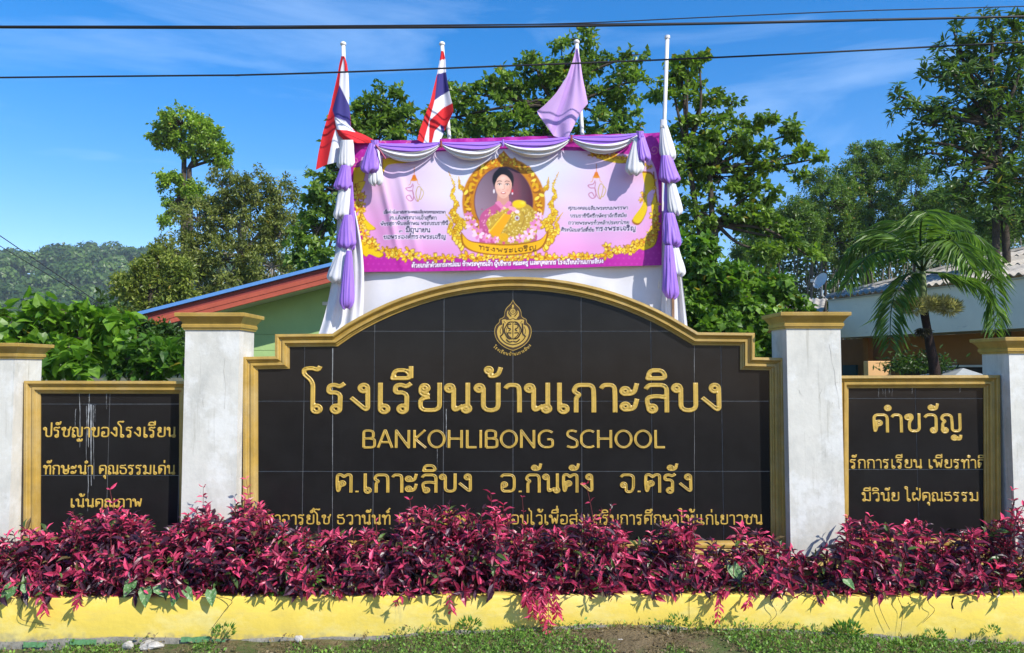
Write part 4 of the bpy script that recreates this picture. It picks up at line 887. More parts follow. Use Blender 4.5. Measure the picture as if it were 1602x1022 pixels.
for k, (a, b, c_, d_, dep) in enumerate(fr):
    Z4 = [at(*a, Yp), at(*b, Yp+dep*.35), at(*c_, Yp+dep*.8), at(*d_, Yp+dep*1.0)]; P = catmull(np.array(Z4), 12)
    mb = MB(); mb.tube(P, [.017, .004], 5); col0 = np.array((.06, .11, .03)); mb.C[-1] = np.tile(col0, (len(mb.V[-1]), 1))
    T = np.gradient(P, axis=0); T = unit(T); n = 46; ii = np.linspace(6, len(P)-1, n).astype(float); O = []; D = []; L_ = []
    for sd in (1, -1):
        for q in ii:
            i0 = int(q); p = P[min(i0, len(P)-1)]; t = T[min(i0, len(P)-1)]; side = unit(np.cross(t, (0, 0, 1.))+1e-6)*sd
            O.append(p+r.randn(3)*.006); D.append(side*1.0+t*.75+np.array((0, 0, -.25-.5*r.rand()))); L_.append(.42*math.sin(pi*min(1, max(.12, (q-4)/(len(P)-4)*.85+.1)))**.6*r.uniform(.85, 1.1))
    O = np.array(O); D = np.array(D); L_ = np.array(L_)
    V, F, C = leaves(O, D, np.tile((0, 0, 1.), (len(O), 1))+.3*r.randn(len(O), 3), L_*1.12, np.full(len(O), .032), colmix(r, len(O), (.06, .13, .022), (.20, .33, .055), .25), BENT)
    mb.add(V, F, C); mb.build('frond', M['leaf'], pm, False, True)
fe = []
n = 2600; c = at(1448, 479, Yp-.2); u = rdir(r, n); u[:, 2] = u[:, 2]*.8+.1; lob = r.choice([-.26, -.14, .06, .20, .30], n); O = c+u*np.array((.09, .10, .06)); O[:, 0] += lob; O[:, 2] += .03*np.sin(lob*14)
V, F, C = leaves(O, u+np.array((0, 0, .35)), rdir(r, n), r.uniform(.05, .12, n), r.uniform(.010, .018, n), colmix(r, n, (.30, .28, .13), (.62, .58, .34), .2))
o = link('hanging_fern', mesh('hanging_fern', V, F, M['leaf'], C)); tag(o, 'pale spiky air plant ringing the palm trunk below its green crownshaft', 'fern')
n = 130; c = at(1443, 512, Yp-.1); u = rdir(r, n); u[:, 2] = -abs(u[:, 2])-.3; V, F, C = leaves(c+u*.02, u, rdir(r, n), r.uniform(.07, .15, n), r.uniform(.006, .012, n), colmix(r, n, (.05, .045, .03), (.12, .10, .06), .2))
o = link('dry_root_tuft', mesh('dry_root_tuft', V, F, M['leaf'], C)); tag(o, 'dry brown tuft of roots hanging on the dark palm trunk', 'root tuft')
n = 900; px = r.uniform(1395, 1475, n)+r.randn(n)*14; py = 570-abs(r.randn(n))*12+10; O = np.array([at(a, b, 3.9+.4*r.rand()) for a, b in zip(px, py)])
V, F, C = leaves(O, rdir(r, n), rdir(r, n)+np.array((0, 0, .6)), r.uniform(.05, .10, n), r.uniform(.02, .04, n), colmix(r, n, (.02, .05, .012), (.08, .15, .02), .2))
bs = empty('low_shrub', at(1430, 640, 4.1)); tag(bs, 'dark fine shrub at the foot of the palm just above the right motto wall', 'shrub'); link('crown', mesh('crown', V, F, M['leaf'], C), bs)
mb = MB()
for i in range(7): mb.tube([at(1430+i*2, 640, 4.1), at(1405+i*11, 575, 4.1)], [.012, .005], 4)
mb.build('stems', M['bark'], bs)
# ------------------------------------------------------------------ banner print
YB = .24
cv = Canvas(540, 200, 1044, 432, 1.5)
MG = (196, 40, 160); r = random.Random(4)
cv.img[:] = lin((190, 45, 165))
for i in range(60):
    for j in range(26):      # faint diaper pattern of the magenta border
        cv.ell(541+i*8.6+(j % 2)*4.3, 202+j*8.8, 2.4, 2.4, (214, 80, 190), .45, soft=.6)
inner = catmull(np.array([(566, 246), (559, 275), (556, 310), (560, 345), (575, 375), (600, 395), (640, 404), (700, 404), (790, 401), (880, 402), (950, 398), (1000, 385), (1026, 350), (1030, 300), (1022, 258), (1000, 244), (900, 236), (790, 234), (680, 238), (600, 243), (566, 246)]), 5)
cv.poly(inner, (222, 190, 228))
sel = np.zeros(cv.X.shape); tmp = cv.img.copy(); cv.img[:] = 0; cv.poly(inner, (255, 255, 255)); mask = cv.img[..., 0] > .5; cv.img = tmp
dd = np.hypot((cv.X-790)/250, (cv.Y-275)/105); c0 = np.array(lin((228, 230, 246))); c1 = np.array(lin((230, 164, 214))); w_ = np.clip((dd-.25)/.95, 0, 1)[..., None]
w_ = np.clip(w_+.10*fbm(cv.X*.03, cv.Y*.05, 3, 4)[..., None], 0, 1); cv.img[mask] = (c0*(1-w_)+c1*w_)[mask]
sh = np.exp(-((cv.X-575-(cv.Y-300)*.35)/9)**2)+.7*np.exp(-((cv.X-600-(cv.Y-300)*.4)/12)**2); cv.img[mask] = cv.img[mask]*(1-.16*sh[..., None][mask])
GO, GD, GLt, OR = (226, 178, 22), (170, 112, 20), (250, 226, 90), (222, 130, 24)
def flower(x, y, s, n=6):
    for k in range(n):
        a = k*2*pi/n+r.random(); cv.ell(x+cos(a)*s*.62, y+sin(a)*s*.55, s*.55, s*.3, GD, .9, a)
        cv.ell(x+cos(a)*s*.60, y+sin(a)*s*.50, s*.42, s*.22, r.choice([GO, GLt, (244, 206, 50)]), 1, a)
    cv.ell(x, y, s*.28, s*.25, r.choice([GD, OR]))
def vine(pts, s, step):
    P = catmull(np.array(pts), 8); cv.line(pts, 2, GD); acc = 0
    for a, b in zip(P[:-1], P[1:]):
        acc += np.linalg.norm(b-a)
        if acc > step: acc = 0; flower(b[0]+r.uniform(-3, 3), b[1]+r.uniform(-3, 3), s*r.uniform(.7, 1.2), r.choice([5, 6, 7]))
def ribbon(pts):
    cv.poly(catmull(np.array(pts+[pts[0]]), 4), GD); c = np.mean(pts, 0); q = [tuple(c+(np.array(p)-c)*.93) for p in pts]; cv.poly(catmull(np.array(q+[q[0]]), 4), (236, 204, 20))
# left and right ribbons and flowers
ribbon([(553, 262), (572, 262), (566, 290), (553, 300)]); ribbon([(560, 285), (572, 284), (562, 305), (556, 310)]); ribbon([(566, 330), (574, 345), (588, 358), (574, 360), (566, 352)])
ribbon([(553, 362), (570, 378), (600, 396), (594, 404), (578, 398), (572, 402), (560, 388)]); ribbon([(598, 247), (650, 246), (640, 254), (606, 258), (598, 272)])
ribbon([(1004, 268), (1020, 272), (1024, 292), (1012, 306), (1012, 330), (1000, 352), (988, 346), (1004, 322), (1008, 296)]); ribbon([(1031, 352), (1026, 382), (1008, 392), (1000, 390), (990, 397), (982, 386), (1008, 372), (1020, 352)]); ribbon([(925, 240), (985, 247), (975, 256), (940, 250)])
ribbon([(1018, 320), (1026, 300), (1030, 340), (1022, 360)])
vine([(556, 288), (561, 315), (563, 345), (570, 370), (590, 388)], 7.5, 5); vine([(570, 300), (566, 325), (560, 350)], 5, 7)
vine([(610, 247), (640, 246), (660, 244)], 4, 6); vine([(920, 243), (960, 246), (1000, 256), (1018, 262)], 5, 6)
vine([(590, 392), (615, 396), (640, 402), (690, 403), (740, 404), (790, 404), (850, 404), (900, 402), (945, 398)], 8.5, 7); vine([(945, 396), (975, 392), (1000, 380), (1022, 365), (1026, 340)], 8, 6)
vine([(634, 388), (642, 398)], 8, 7); vine([(946, 382), (950, 394)], 7, 6); vine([(605, 386), (614, 405)], 6, 7); vine([(975, 384), (985, 396)], 6, 7); vine([(1003, 302), (1006, 312)], 6, 5); vine([(1022, 270), (1028, 320)], 4, 8)
for x, y, q in ((556, 252, 1), (640, 226, 1), (1023, 235, -1), (600, 225, 1), (860, 222, 1)):
    t = np.linspace(0, 9, 30); cv.line([(x+q*(8-t_*.75)*cos(t_), y+(8-t_*.75)*sin(t_)) for t_ in t], 1.1, (226, 150, 160), .9)
# oval portrait in an ornate gilded frame
for sgn in (1, -1):
    def mx_(p): return [(788+sgn*(x-788), y) for x, y in p]
    for q, s_ in (([(850, 386), (862, 368), (858, 350), (868, 336), (862, 320), (869, 305), (865, 292), (872, 274)], 8), ([(858, 378), (872, 360), (870, 348), (878, 336)], 6), ([(846, 352), (856, 344), (862, 334)], 6), ([(846, 300), (856, 292), (858, 280)], 5)):
        P = catmull(np.array(mx_(q)), 9); nP = len(P)
        for k, (x, y) in enumerate(P):
            f = (1-k/nP*.8)*(1+.25*math.sin(k*.9)); t_ = P[min(k+1, nP-1)]-P[max(k-1, 0)]; an = math.atan2(t_[1], t_[0]); sd = 1 if k % 2 else -1
            for cc, m_ in ((GD, 1.0), (r.choice([GO, GLt, (240, 206, 50)]), .78)): cv.ell(x+sd*2.2*f*sin(an), y-sd*2.2*f*cos(an), s_*1.05*f*m_, s_*.5*f*m_, cc, 1, an+sd*.7)
        cv.line([tuple(P[-2]), tuple(P[-1]+(P[-1]-P[-4])*.8)], 1.2, GO)
cv.ell(788, 316, 66, 70, (206, 140, 18), soft=.03); cv.ell(788, 316, 47, 56, (120, 70, 80), soft=.03)
for k in range(64):
    a = k*2*pi/64; R1 = 1+r.uniform(-.06, .05); x, y = 788+57*R1*cos(a), 316+63*R1*sin(a)
    cv.ell(x, y, 7, 3.6, r.choice([GD, (150, 90, 20), (184, 110, 22)]), .9, r.random()*3); cv.ell(x+r.uniform(-2, 2), y+r.uniform(-2, 2), 5, 2.6, r.choice([GO, GLt, (240, 170, 30), (250, 200, 60)]), 1, r.random()*3)
cv.poly([(764, 262), (776, 250), (788, 236), (800, 250), (812, 262), (800, 262), (788, 254), (776, 262)], (214, 140, 24)); flower(788, 247, 8, 7); flower(774, 256, 6); flower(802, 256, 6)
a_, b_ = 45, 54; e = ((cv.X-788)/a_)**2+((cv.Y-316)/b_)**2 < 1; gx = np.clip((cv.X-740)/96, 0, 1)[..., None]; c3 = np.array(lin((150, 130, 145)))*(1-gx)+np.array(lin((84, 30, 52)))*gx
gy = np.clip((cv.Y-262)/60, 0, 1)[..., None]; c3 = c3*(.75+.5*gy); cv.img[e] = c3[e]
cv.ell(806, 300, 12, 40, (150, 70, 90), .5, soft=.9)
# generic sitter: dark hair drawn back, pink blouse, yellow shoulder cloth and sash
cv.ell(787, 281.5, 17.5, 19, (26, 24, 38), soft=.08); cv.ell(787, 266, 9, 5, (30, 28, 44), soft=.2); cv.ell(795, 272, 5, 5, (70, 68, 92), .55, soft=.9)
cv.poly(catmull(np.array([(750, 380), (750, 345), (757, 331), (772, 322), (779, 316), (796, 316), (806, 322), (824, 333), (834, 352), (834, 380), (750, 380)]), 5), (196, 96, 146))
cv.poly([(779, 298), (795, 298), (797, 319), (787, 326), (777, 319)], (216, 160, 146)); cv.poly(catmull(np.array([(774, 318), (781, 315), (788, 322), (795, 315), (800, 318), (790, 330), (774, 318)]), 4), (226, 140, 182))
for k in range(60): cv.ell(r.uniform(754, 784), r.uniform(328, 372), 1.8, 1.2, r.choice([(226, 140, 184), (176, 70, 124), (240, 176, 206)]), .7, r.random()*3)
cv.ell(772.8, 300, 1.5, 3.6, (236, 226, 232)); cv.ell(801.6, 300, 1.5, 4, (214, 50, 70)); cv.ell(801.6, 303, 1.2, 2, (240, 220, 230))
face = catmull(np.array([(775, 284), (774.5, 293), (777, 302), (782, 308.5), (787.5, 311), (793, 308.5), (798, 302), (800.5, 293), (800, 284), (795, 274), (787, 272), (779, 274), (775, 284)]), 5)
cv.poly(face, (232, 186, 168)); cv.ell(784.5, 291, 9.5, 15, (246, 212, 196), .75, soft=.9); cv.ell(781, 298, 4.4, 3.4, (238, 160, 150), .5, soft=.95); cv.ell(794.5, 298, 4, 3.4, (230, 150, 140), .5, soft=.95); cv.ell(798.5, 292, 3, 12, (206, 150, 134), .45, soft=.95); cv.ell(787.5, 279, 7, 4, (250, 222, 208), .6, soft=.95)
cv.poly(catmull(np.array([(772.5, 293), (772.5, 279), (779, 268), (788, 265.5), (797, 268.5), (802.5, 280), (802.5, 293), (799.5, 284), (794, 276.5), (786, 273.5), (779.5, 278), (776, 285), (772.5, 293)]), 5), (26, 24, 38))
for x, q in ((781.6, 1), (793.6, 1)):
    cv.ell(x, 289.2, 3.1, 1.7, (250, 240, 236), .8, soft=.4); cv.ell(x, 289.2, 1.5, 1.5, (44, 28, 28), soft=.3); cv.line([(x-3.2, 289), (x-1, 287.4), (x+1.5, 287.4), (x+3.3, 289)], .8, (50, 32, 34)); cv.line([(x-3.6, 285.2), (x-1, 283.6), (x+3.4, 284.4)], 1.0, (84, 58, 54))
cv.line([(788.4, 289), (789.2, 295), (787.2, 297.2), (785.6, 296.6)], .7, (206, 148, 132)); cv.ell(787.4, 302.3, 4.6, 2.0, (196, 74, 86), soft=.3); cv.ell(787.4, 301.9, 3.2, .9, (252, 244, 240), soft=.3); cv.ell(787.4, 308, 3, 1, (214, 160, 144), .6, soft=.9)
cv.poly(catmull(np.array([(760, 350), (766, 340), (784, 331), (804, 321), (824, 319), (838, 332), (842, 352), (834, 374), (806, 388), (776, 380), (760, 350)]), 5), (196, 164, 62))
for k in range(230):
    x, y = r.uniform(765, 838), r.uniform(324, 378)
    cv.ell(x, y, r.uniform(1, 2.6), r.uniform(.8, 1.6), r.choice([(232, 212, 104), (160, 128, 46), (246, 232, 160), (214, 184, 70), (236, 220, 130)]), .75, r.random()*3)
for q in ([(806, 330), (798, 345), (784, 372)], [(824, 328), (818, 350), (806, 378)], [(834, 340), (828, 358), (820, 374)]): cv.line(q, 1.4, (146, 112, 40), .5)
cv.poly([(788, 334), (800, 337), (778, 374), (764, 364)], (238, 172, 8)); cv.line([(789, 335), (765, 364)], 1.1, (255, 214, 70)); cv.ell(812, 319, 12, 7, (246, 206, 14), soft=.25); cv.ell(818, 317, 6, 4, (255, 232, 80), .8, soft=.8)
cv.ell(809, 341, 4, 4.4, (200, 200, 204)); cv.ell(809, 341, 2, 2, (150, 80, 100)); cv.ell(802, 327, 8, 3.6, (236, 166, 188), rot=.4); cv.ell(797, 332, 5, 3, (214, 110, 150), rot=-.6); cv.ell(809, 331, 4, 3, (250, 220, 228))
for sgn in (1, -1):
    for k, (x, y, s) in enumerate([(788+sgn*50, 352, 10), (788+sgn*40, 366, 10), (788+sgn*26, 373, 8), (788+sgn*12, 375, 6), (788+sgn*55, 338, 7)]):
        for j in range(7): a = j*pi/3.5; cv.ell(x+cos(a)*s*.5, y+sin(a)*s*.45, s*.55, s*.3, r.choice([(240, 180, 214), (226, 140, 190), (248, 214, 232)]), 1, a)
        cv.ell(x, y, s*.22, s*.22, (200, 150, 40))
cv.poly(catmull(np.array([(721, 362), (724, 384), (745, 396), (788, 400), (831, 396), (852, 384), (858, 360), (846, 374), (820, 380), (788, 382), (756, 380), (734, 376), (721, 362)]), 5), GD)
cv.poly(catmull(np.array([(723, 366), (727, 383), (746, 394), (788, 398), (830, 394), (849, 383), (855, 365), (845, 376), (820, 382), (788, 384), (756, 382), (735, 378), (723, 366)]), 5), (240, 186, 20))
cv.ell(788, 371, 8, 7, GO); cv.ell(788, 380, 2.5, 2.5, (210, 90, 130))
cv.text('ทรงพระเจริญ', 749, 839, 395, 6.2, 1.15, (60, 30, 10), arc=5)
# ciphers under small spires
for cx, cy in ((648, 262), (933, 257)):
    cv.line([(cx, cy), (cx, cy+14)], 1.0, OR); cv.poly([(cx-2, cy+12), (cx+2, cy+12), (cx+5, cy+20), (cx-5, cy+20)], OR); cv.ell(cx, cy+20, 6, 2, (226, 150, 40)); cv.line([(cx-5, cy+20), (cx-6, cy+26), (cx-9, cy+28)], .9, (222, 160, 60)); cv.line([(cx+5, cy+20), (cx+6, cy+26), (cx+9, cy+28)], .9, (222, 160, 60))
    cv.line([(cx-2, cy+26), (cx-5, cy+31), (cx-13, cy+33), (cx-9, cy+37), (cx-2, cy+38), (cx-1, cy+50), (cx-7, cy+53), (cx-12, cy+47), (cx-7, cy+44), (cx-3, cy+50)], 1.4, (192, 120, 150))
    cv.line([(cx-1, cy+28), (cx-2, cy+40), (cx+3, cy+52), (cx+7, cy+54)], 1.1, (192, 130, 150)); cv.line([(cx+6, cy+54), (cx+3, cy+42), (cx+6, cy+31), (cx+11, cy+34), (cx+8, cy+50), (cx+6, cy+54)], 1.3, (200, 170, 90)); cv.line([(cx+10, cy+32), (cx+15, cy+40), (cx+11, cy+50), (cx+8, cy+50)], 1.3, (206, 184, 100))
TXC = (62, 44, 92); HA = (238, 226, 244)
TXC = (44, 28, 76)
cv.text('เนื่องในโอกาสมหามงคลเฉลิมพระชนมพรรษา', 600, 697, 334.5, 3.9, .95, TXC, halo=HA); cv.text('สมเด็จพระนางเจ้าสุทิดา', 610, 683, 344, 4.9, 1.05, TXC, halo=HA)
cv.text('พัชรสุธาพิมลลักษณ พระบรมราชินี', 595, 701, 353, 4.6, 1.05, TXC, halo=HA, slope=-.01); cv.text('๓', 624, 630, 364, 4.5, .9, TXC, halo=HA); cv.text('มิถุนายน', 635, 673, 363.5, 6.2, 1.4, TXC, halo=HA); cv.text('ขอพระองค์ทรงพระเจริญ', 600, 697, 374.5, 5.6, 1.2, TXC, halo=HA, slope=-.012)
cv.text('ศุภมงคลเฉลิมพระชนมพรรษา', 889, 982, 328, 4.4, 1.0, TXC, halo=HA); cv.text('บรมราชินีศรีกษัตราจักรีสมัย', 892, 980, 340, 4.4, 1.0, TXC, halo=HA); cv.text('ถวายพระพรทั่วหล้าประชาไทย', 889, 984, 351, 4.4, 1.0, TXC, halo=HA)
cv.text('ศิระน้อมสวัสดิ์ชัย', 878, 930, 362, 4.5, 1.0, TXC, halo=HA); cv.text('ทรงพระเจริญ', 932, 994, 361, 6, 1.35, (50, 36, 84), halo=HA)
cv.text('ด้วยเกล้าด้วยกระหม่อม ข้าพระพุทธเจ้า ผู้บริหาร คณะครู และบุคลากร โรงเรียนบ้านเกาะลิบง'.replace('แ', 'เเ'), 644, 944, 418.5, 5.4, 1.15, (250, 240, 250), slope=-.022, halo=(110, 20, 110))
nu, nv = 620, 270
U, Vv = np.meshgrid(np.linspace(0, 1, nu), np.linspace(0, 1, nv), indexing='ij')
def yt(u): return np.interp(u, [0, .06, 1], [224, 221, 208])
def yb(u): return np.interp(u, [0, .35, .7, 1], [426, 424, 419, 415])
PX = 549+(1035-549)*U+Vv*2*(U-.5); PY = yt(U)*(1-Vv)+yb(U)*Vv+1.2*np.sin(U*9)*np.sin(Vv*3.1)
dep = .012*np.sin(U*26+Vv*5)*(.4+.6*Vv)+.010*fbm(U*9, Vv*5, 12, 4)+.018*np.exp(-((U-.07-Vv*.10)/.012)**2)*np.sin(Vv*3)+.012*np.exp(-((U-.13-Vv*.1)/.014)**2)*np.sin(Vv*3)
dep += .006*np.exp(-((Vv-.02)/.05)**2)*np.sin(U*90)
u = (PX-801)/FPX; v = (511-PY)/FPX; t = (YB-CY)/(cos(PITCH)-v*sin(PITCH)); Wx = u*t; Wz = EYE+(sin(PITCH)+v*cos(PITCH))*t
V = np.stack([Wx, YB-dep, Wz], -1).reshape(-1, 3); F = grid_faces(nu, nv)[:, ::-1]
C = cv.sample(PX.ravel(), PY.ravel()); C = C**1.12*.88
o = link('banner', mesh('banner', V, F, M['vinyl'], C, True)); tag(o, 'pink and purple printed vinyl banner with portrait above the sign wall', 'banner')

# white backing cloth under and behind the banner
def cloth(name, fn, nu, nv, m, parent=None, col=None):
    U, Vv = np.meshgrid(np.linspace(0, 1, nu), np.linspace(0, 1, nv), indexing='ij'); px, py, dy = fn(U, Vv)
    Yv = dy; u = (px-801)/FPX; v = (511-py)/FPX; t = (Yv-CY)/(cos(PITCH)-v*sin(PITCH)); P = np.stack([u*t, Yv, EYE+(sin(PITCH)+v*cos(PITCH))*t], -1).reshape(-1, 3)
    c = col(px.ravel(), py.ravel()) if col else None
    return link(name, mesh(name, P, grid_faces(nu, nv)[:, ::-1], m, c, True), parent)
def f(U, V):
    px = 545+V*-30*(1-U)+(1036-545)*U+V*40*U; py = 300+V*(560-300); dy = .285+.022*fbm(U*16, V*3.5, 5, 4)+.020*np.abs(np.sin(U*13+V*5+1))*V+.012*np.sin(V*14+U*22)*np.sin(U*3.14)
    return px, py, dy
o = cloth('backing_cloth', f, 130, 50, M['whitecloth']); tag(o, 'white backing cloth showing between the banner and the arched wall top', 'cloth')
def f(U, V):
    px = (528-V*10-20*V**3)*(1-U)+(556+V*16+6*np.sin(V*4))*U; py = 330+V*(524-330)+0*U; dy = .205+.028*np.sin(U*11+V*2.5)*(.5+V*.5)+.01*np.sin(U*25)-.02*V
    return px, py, dy
o = cloth('cloth_tail', f, 60, 50, M['whitecloth']); tag(o, 'white cloth tail hanging at the left end and folding onto the wall top', 'cloth')
def f(U, V):
    px = (1036-V*2)*(1-U)+(1056+V*20)*U; py = 330+V*(516-330)+0*U; dy = .215+.03*np.sin(U*9+V*2)*(.5+V*.5)+.008*np.sin(U*27)
    return px, py, dy
o = cloth('cloth_tail', f, 50, 50, M['whitecloth']); tag(o, 'white cloth tail hanging below the right drape onto the wall top', 'cloth')
q0 = at(1052, 462, .17); q1 = at(1056, 500, .17); mb = MB(); mb.box((q0[0]-.008, .155, q1[2]-.1), (q0[0]+.014, .175, q0[2])); o = mb.build('wooden_batten', M['wood']); tag(o, 'bare brown batten showing under the right drape', 'batten')

def bundle(parent, top, bot, wt, wb, Y, m, seed, name='cloth_bundle', dr=.6, pinch=.45):
    "gathered cloth: tied at the top, swelling and pleated towards a puffed lower end"
    r = np.random.RandomState(seed); nr, na = 30, 72; t = np.linspace(0, 1, nr)[:, None]; th = np.linspace(0, 2*pi, na, endpoint=False)[None]
    wt *= .92; wb *= .88; prof = wt+(wb-wt)*np.clip(t/.82, 0, 1)**.75; prof = np.where(t > .86, prof*np.sqrt(np.clip(1-((t-.86)/.14)**2*(1-pinch**2), 0, 1)), prof)
    ph = r.rand(4)*6.28; n1, n2 = r.randint(5, 9), r.randint(11, 17)
    wob = .5*np.sin(2*th+ph[2]+2*t)+.35*np.sin(3*th+ph[3]-3.1*t)+.25*np.sin(5*th+ph[0]+4*t)
    pl = 1+.24*(np.abs(np.sin(.5*n1*(th+.28*wob)+ph[0]+1.0*t))**.7-.62)*(.7+.5*np.sin(th+ph[1]))+.07*np.sin(n2*th+ph[1]-t*2.5+wob*2)*(.4+.6*t)+.09*np.sin(2*th+ph[2]+5*t)*t+.04*np.sin(9*t+th*3+ph[3])*t
    cx = top[0]+(bot[0]-top[0])*t; cy = top[1]+(bot[1]-top[1])*t+(2.0*np.sin(3*th+ph[3])+1.3*np.sin(7*th+ph[0]))*np.clip((t-.5)*2, 0, 1)
    rx = prof*pl/2; px = cx+rx*np.cos(th); Yd = Y+rx*np.sin(th)*S(Y)*dr
    u = (px-801)/FPX; v = (511-cy)/FPX; tt = (Yd-CY)/(cos(PITCH)-v*sin(PITCH)); P = np.stack([u*tt, Yd, EYE+(sin(PITCH)+v*cos(PITCH))*tt], -1).reshape(-1, 3)
    i = np.arange(nr-1)[:, None]*na; j = np.arange(na)[None]; F = np.stack([i+j, i+na+j, i+na+(j+1) % na, i+(j+1) % na], -1).reshape(-1, 4)
    c = P[-na:].mean(0)+np.array((0, 0, .01)); P = np.vstack([P, c]); k = len(P)-1; F3 = np.array([((nr-1)*na+j, k, (nr-1)*na+(j+1) % na) for j in range(na)])
    return link(name, mesh(name, P, [F, F3], m, None, True), parent)
WH, PU = M['whitecloth'], M['purplecloth']
dl = empty('side_drape', at(538, 470, .18)); tag(dl, 'column of tied white and purple cloth bundles on the left banner pole', 'drape')
for k, (a, b, wt, wb, m) in enumerate([((543, 219), (541, 262), 20, 28, WH), ((541, 258), (536, 296), 14, 29, PU), ((540, 292), (533, 341), 18, 27, WH), ((544, 336), (541, 388), 12, 32, PU), ((541, 383), (528, 441), 16, 38, WH), ((546, 392), (542, 482), 8, 26, PU)]):
    bundle(dl, a, b, wt, wb, .14-.02*(k % 2)-(.05 if k == 5 else 0), m, 10+k)
bundle(dl, (549, 285), (552, 390), 6, 10, .17, PU, 30)
dr_ = empty('side_drape', at(1050, 470, .18)); tag(dr_, 'column of tied white and purple cloth bundles on the right bare banner pole', 'drape')
for k, (a, b, wt, wb, m) in enumerate([((1038, 192), (1046, 250), 9, 27, WH), ((1042, 243), (1048, 285), 15, 33, PU), ((1050, 283), (1058, 336), 12, 24, WH), ((1047, 333), (1052, 385), 14, 33, PU), ((1055, 382), (1061, 432), 10, 25, WH), ((1046, 384), (1050, 466), 12, 28, PU)]):
    bundle(dr_, a, b, wt, wb, .14-.02*(k % 2)-(.03 if k == 5 else 0), m, 40+k)
bundle(dr_, (1044, 284), (1043, 345), 8, 12, .17, PU, 50)
bundle(dr_, (1038, 187), (1038, 200), 11, 12, .13, WH, 51, 'cloth_knot')
sw_ = empty('swag_drape', at(790, 225, .16)); tag(sw_, 'looped purple and white cloth swags along the top edge of the banner', 'swag')
knots = [(588, 227), (690, 225), (787, 223), (894, 216), (998, 211)]
for k in range(4):
    a, b = knots[k], knots[k+1]
    for lo, hi, m, nm, sag in ((0, .52, PU, 'purple_swag', 1), (.48, 1, WH, 'white_swag', 1)):
        def f(U, V):
            vv = lo+(hi-lo)*V; s_ = 4*U*(1-U); x = a[0]+(b[0]-a[0])*U; y0 = a[1]+(b[1]-a[1])*U-3; th = (4+20*s_**.8)
            y = y0+1.5*s_+th*vv+(5 if m is WH else 3)*s_*vv
            dy = .185-.055*s_**.6*np.sin(np.clip(vv, 0, 1)*pi*.92+.1)+.010*np.sin(vv*24+k+1.5*np.sin(U*5))*s_**.5+(-.012 if m is WH else 0)
            return x, y, dy
        cloth(nm, f, 60, 36, m, sw_)
for (x, y) in knots[1:4]: bundle(sw_, (x, y-5), (x, y+5), 3, 4, .15, M['darkred'] if x != 787 else PU, 60, 'tie', .8)
tl = empty('cloth_tassel', at(582, 225, .12)); tag(tl, 'purple and white cloth tassel hanging at the left end of the swags', 'tassel')
bundle(tl, (583, 224), (577, 270), 10, 30, .10, PU, 71); bundle(tl, (588, 230), (588, 289), 9, 24, .13, WH, 72); bundle(tl, (586, 219), (587, 231), 14, 12, .10, PU, 73, 'cloth_knot')
mb = MB(); mb.tube([at(588, 227, .07), at(596, 238, .07), at(603, 249, .08)], .009, 5); mb.build('ribbon_end', mat('dull_red_ribbon', (.30, .05, .10), .6), tl)
tr = empty('cloth_tassel', at(1000, 212, .12)); tag(tr, 'purple and white cloth tassel hanging at the right end of the swags', 'tassel')
bundle(tr, (1003, 212), (1008, 252), 10, 24, .10, PU, 74); bundle(tr, (998, 214), (992, 273), 10, 32, .12, WH, 75); bundle(tr, (1001, 205), (1003, 216), 13, 11, .09, PU, 76, 'cloth_knot')

# ------------------------------------------------------------------ poles and flags
YF = .31
def flag(name, label, cat, top, foot, outline, paint, group=None, folds=(5, .03), rad=3.2):
    t = empty(name, at(*foot, YF)); tag(t, label, cat, group)
    mb = MB(); p, q = at(*top, YF), at(*foot, YF); q2 = q+(q-p)*1.2; mb.tube([q2, q, p], rad*S(YF), 10); mb.build('pole', M['pole'], t, True)
    u_, v_ = np.meshgrid(np.linspace(0, 2*pi, 13)[:-1], np.linspace(.1, pi-.1, 8), indexing='ij'); rr = rad*1.55*S(YF); pp = p+np.array((0, 0, .0))
    P = np.stack([pp[0]+rr*np.cos(u_)*np.sin(v_), pp[1]+rr*np.sin(u_)*np.sin(v_), pp[2]+rr*.8*np.cos(v_)], -1).reshape(-1, 3)
    link('finial', mesh('finial', P, np.array([((i % 12)*8+j, ((i+1) % 12)*8+j, ((i+1) % 12)*8+j+1, (i % 12)*8+j+1) for i in range(12) for j in range(7)]), M['pole'], None, True), t)
    for ol, pt, dz, seed in outline:
        ol = np.array(ol, float); cvx = Canvas(ol[:, 1].min()-3, ol[:, 0].min()-3, ol[:, 2].max()+3, ol[:, 0].max()+3, 3)
        cvx.img[:] = lin(pt[0])
        for pg, c in pt[1:]: cvx.poly(pg, c)
        def f(U, V):
            y = ol[0, 0]+(ol[-1, 0]-ol[0, 0])*V; xl = np.interp(y, ol[:, 0], ol[:, 1]); xr = np.interp(y, ol[:, 0], ol[:, 2]); px = xl+(xr-xl)*U
            bl = ol[0, 3] if ol.shape[1] > 3 else 0
            y2 = y+(np.interp(U, [0, .3, .6, 1], bott) if bott else 0)*V**3
            w = folds[1]*(.25+.75*V); dy = YF-.035+dz+w*np.sin(U*folds[0]+V*1.3+seed)+w*.35*np.sin(U*folds[0]*2.3-V*3+seed*2)-.02*V*np.cos(U*3)
            return px, y2, dy
        bott = pt_b.get(seed)
        cloth('cloth', f, 90, 110, M['flagcloth'], t, lambda x, y: cvx.sample(x, y))
    return t
RD, WT, BL, LI = (198, 40, 46), (218, 218, 226), (58, 54, 118), (190, 156, 208)
pt_b = {1: [8, 0, -4, -30], 2: [0, 0, 0, 0], 3: [-8, 4, 0, 0], 4: [0, 8, 8, -42], 5: [-28, 0, 6, -48], 6: [0, 0, 0, 0]}
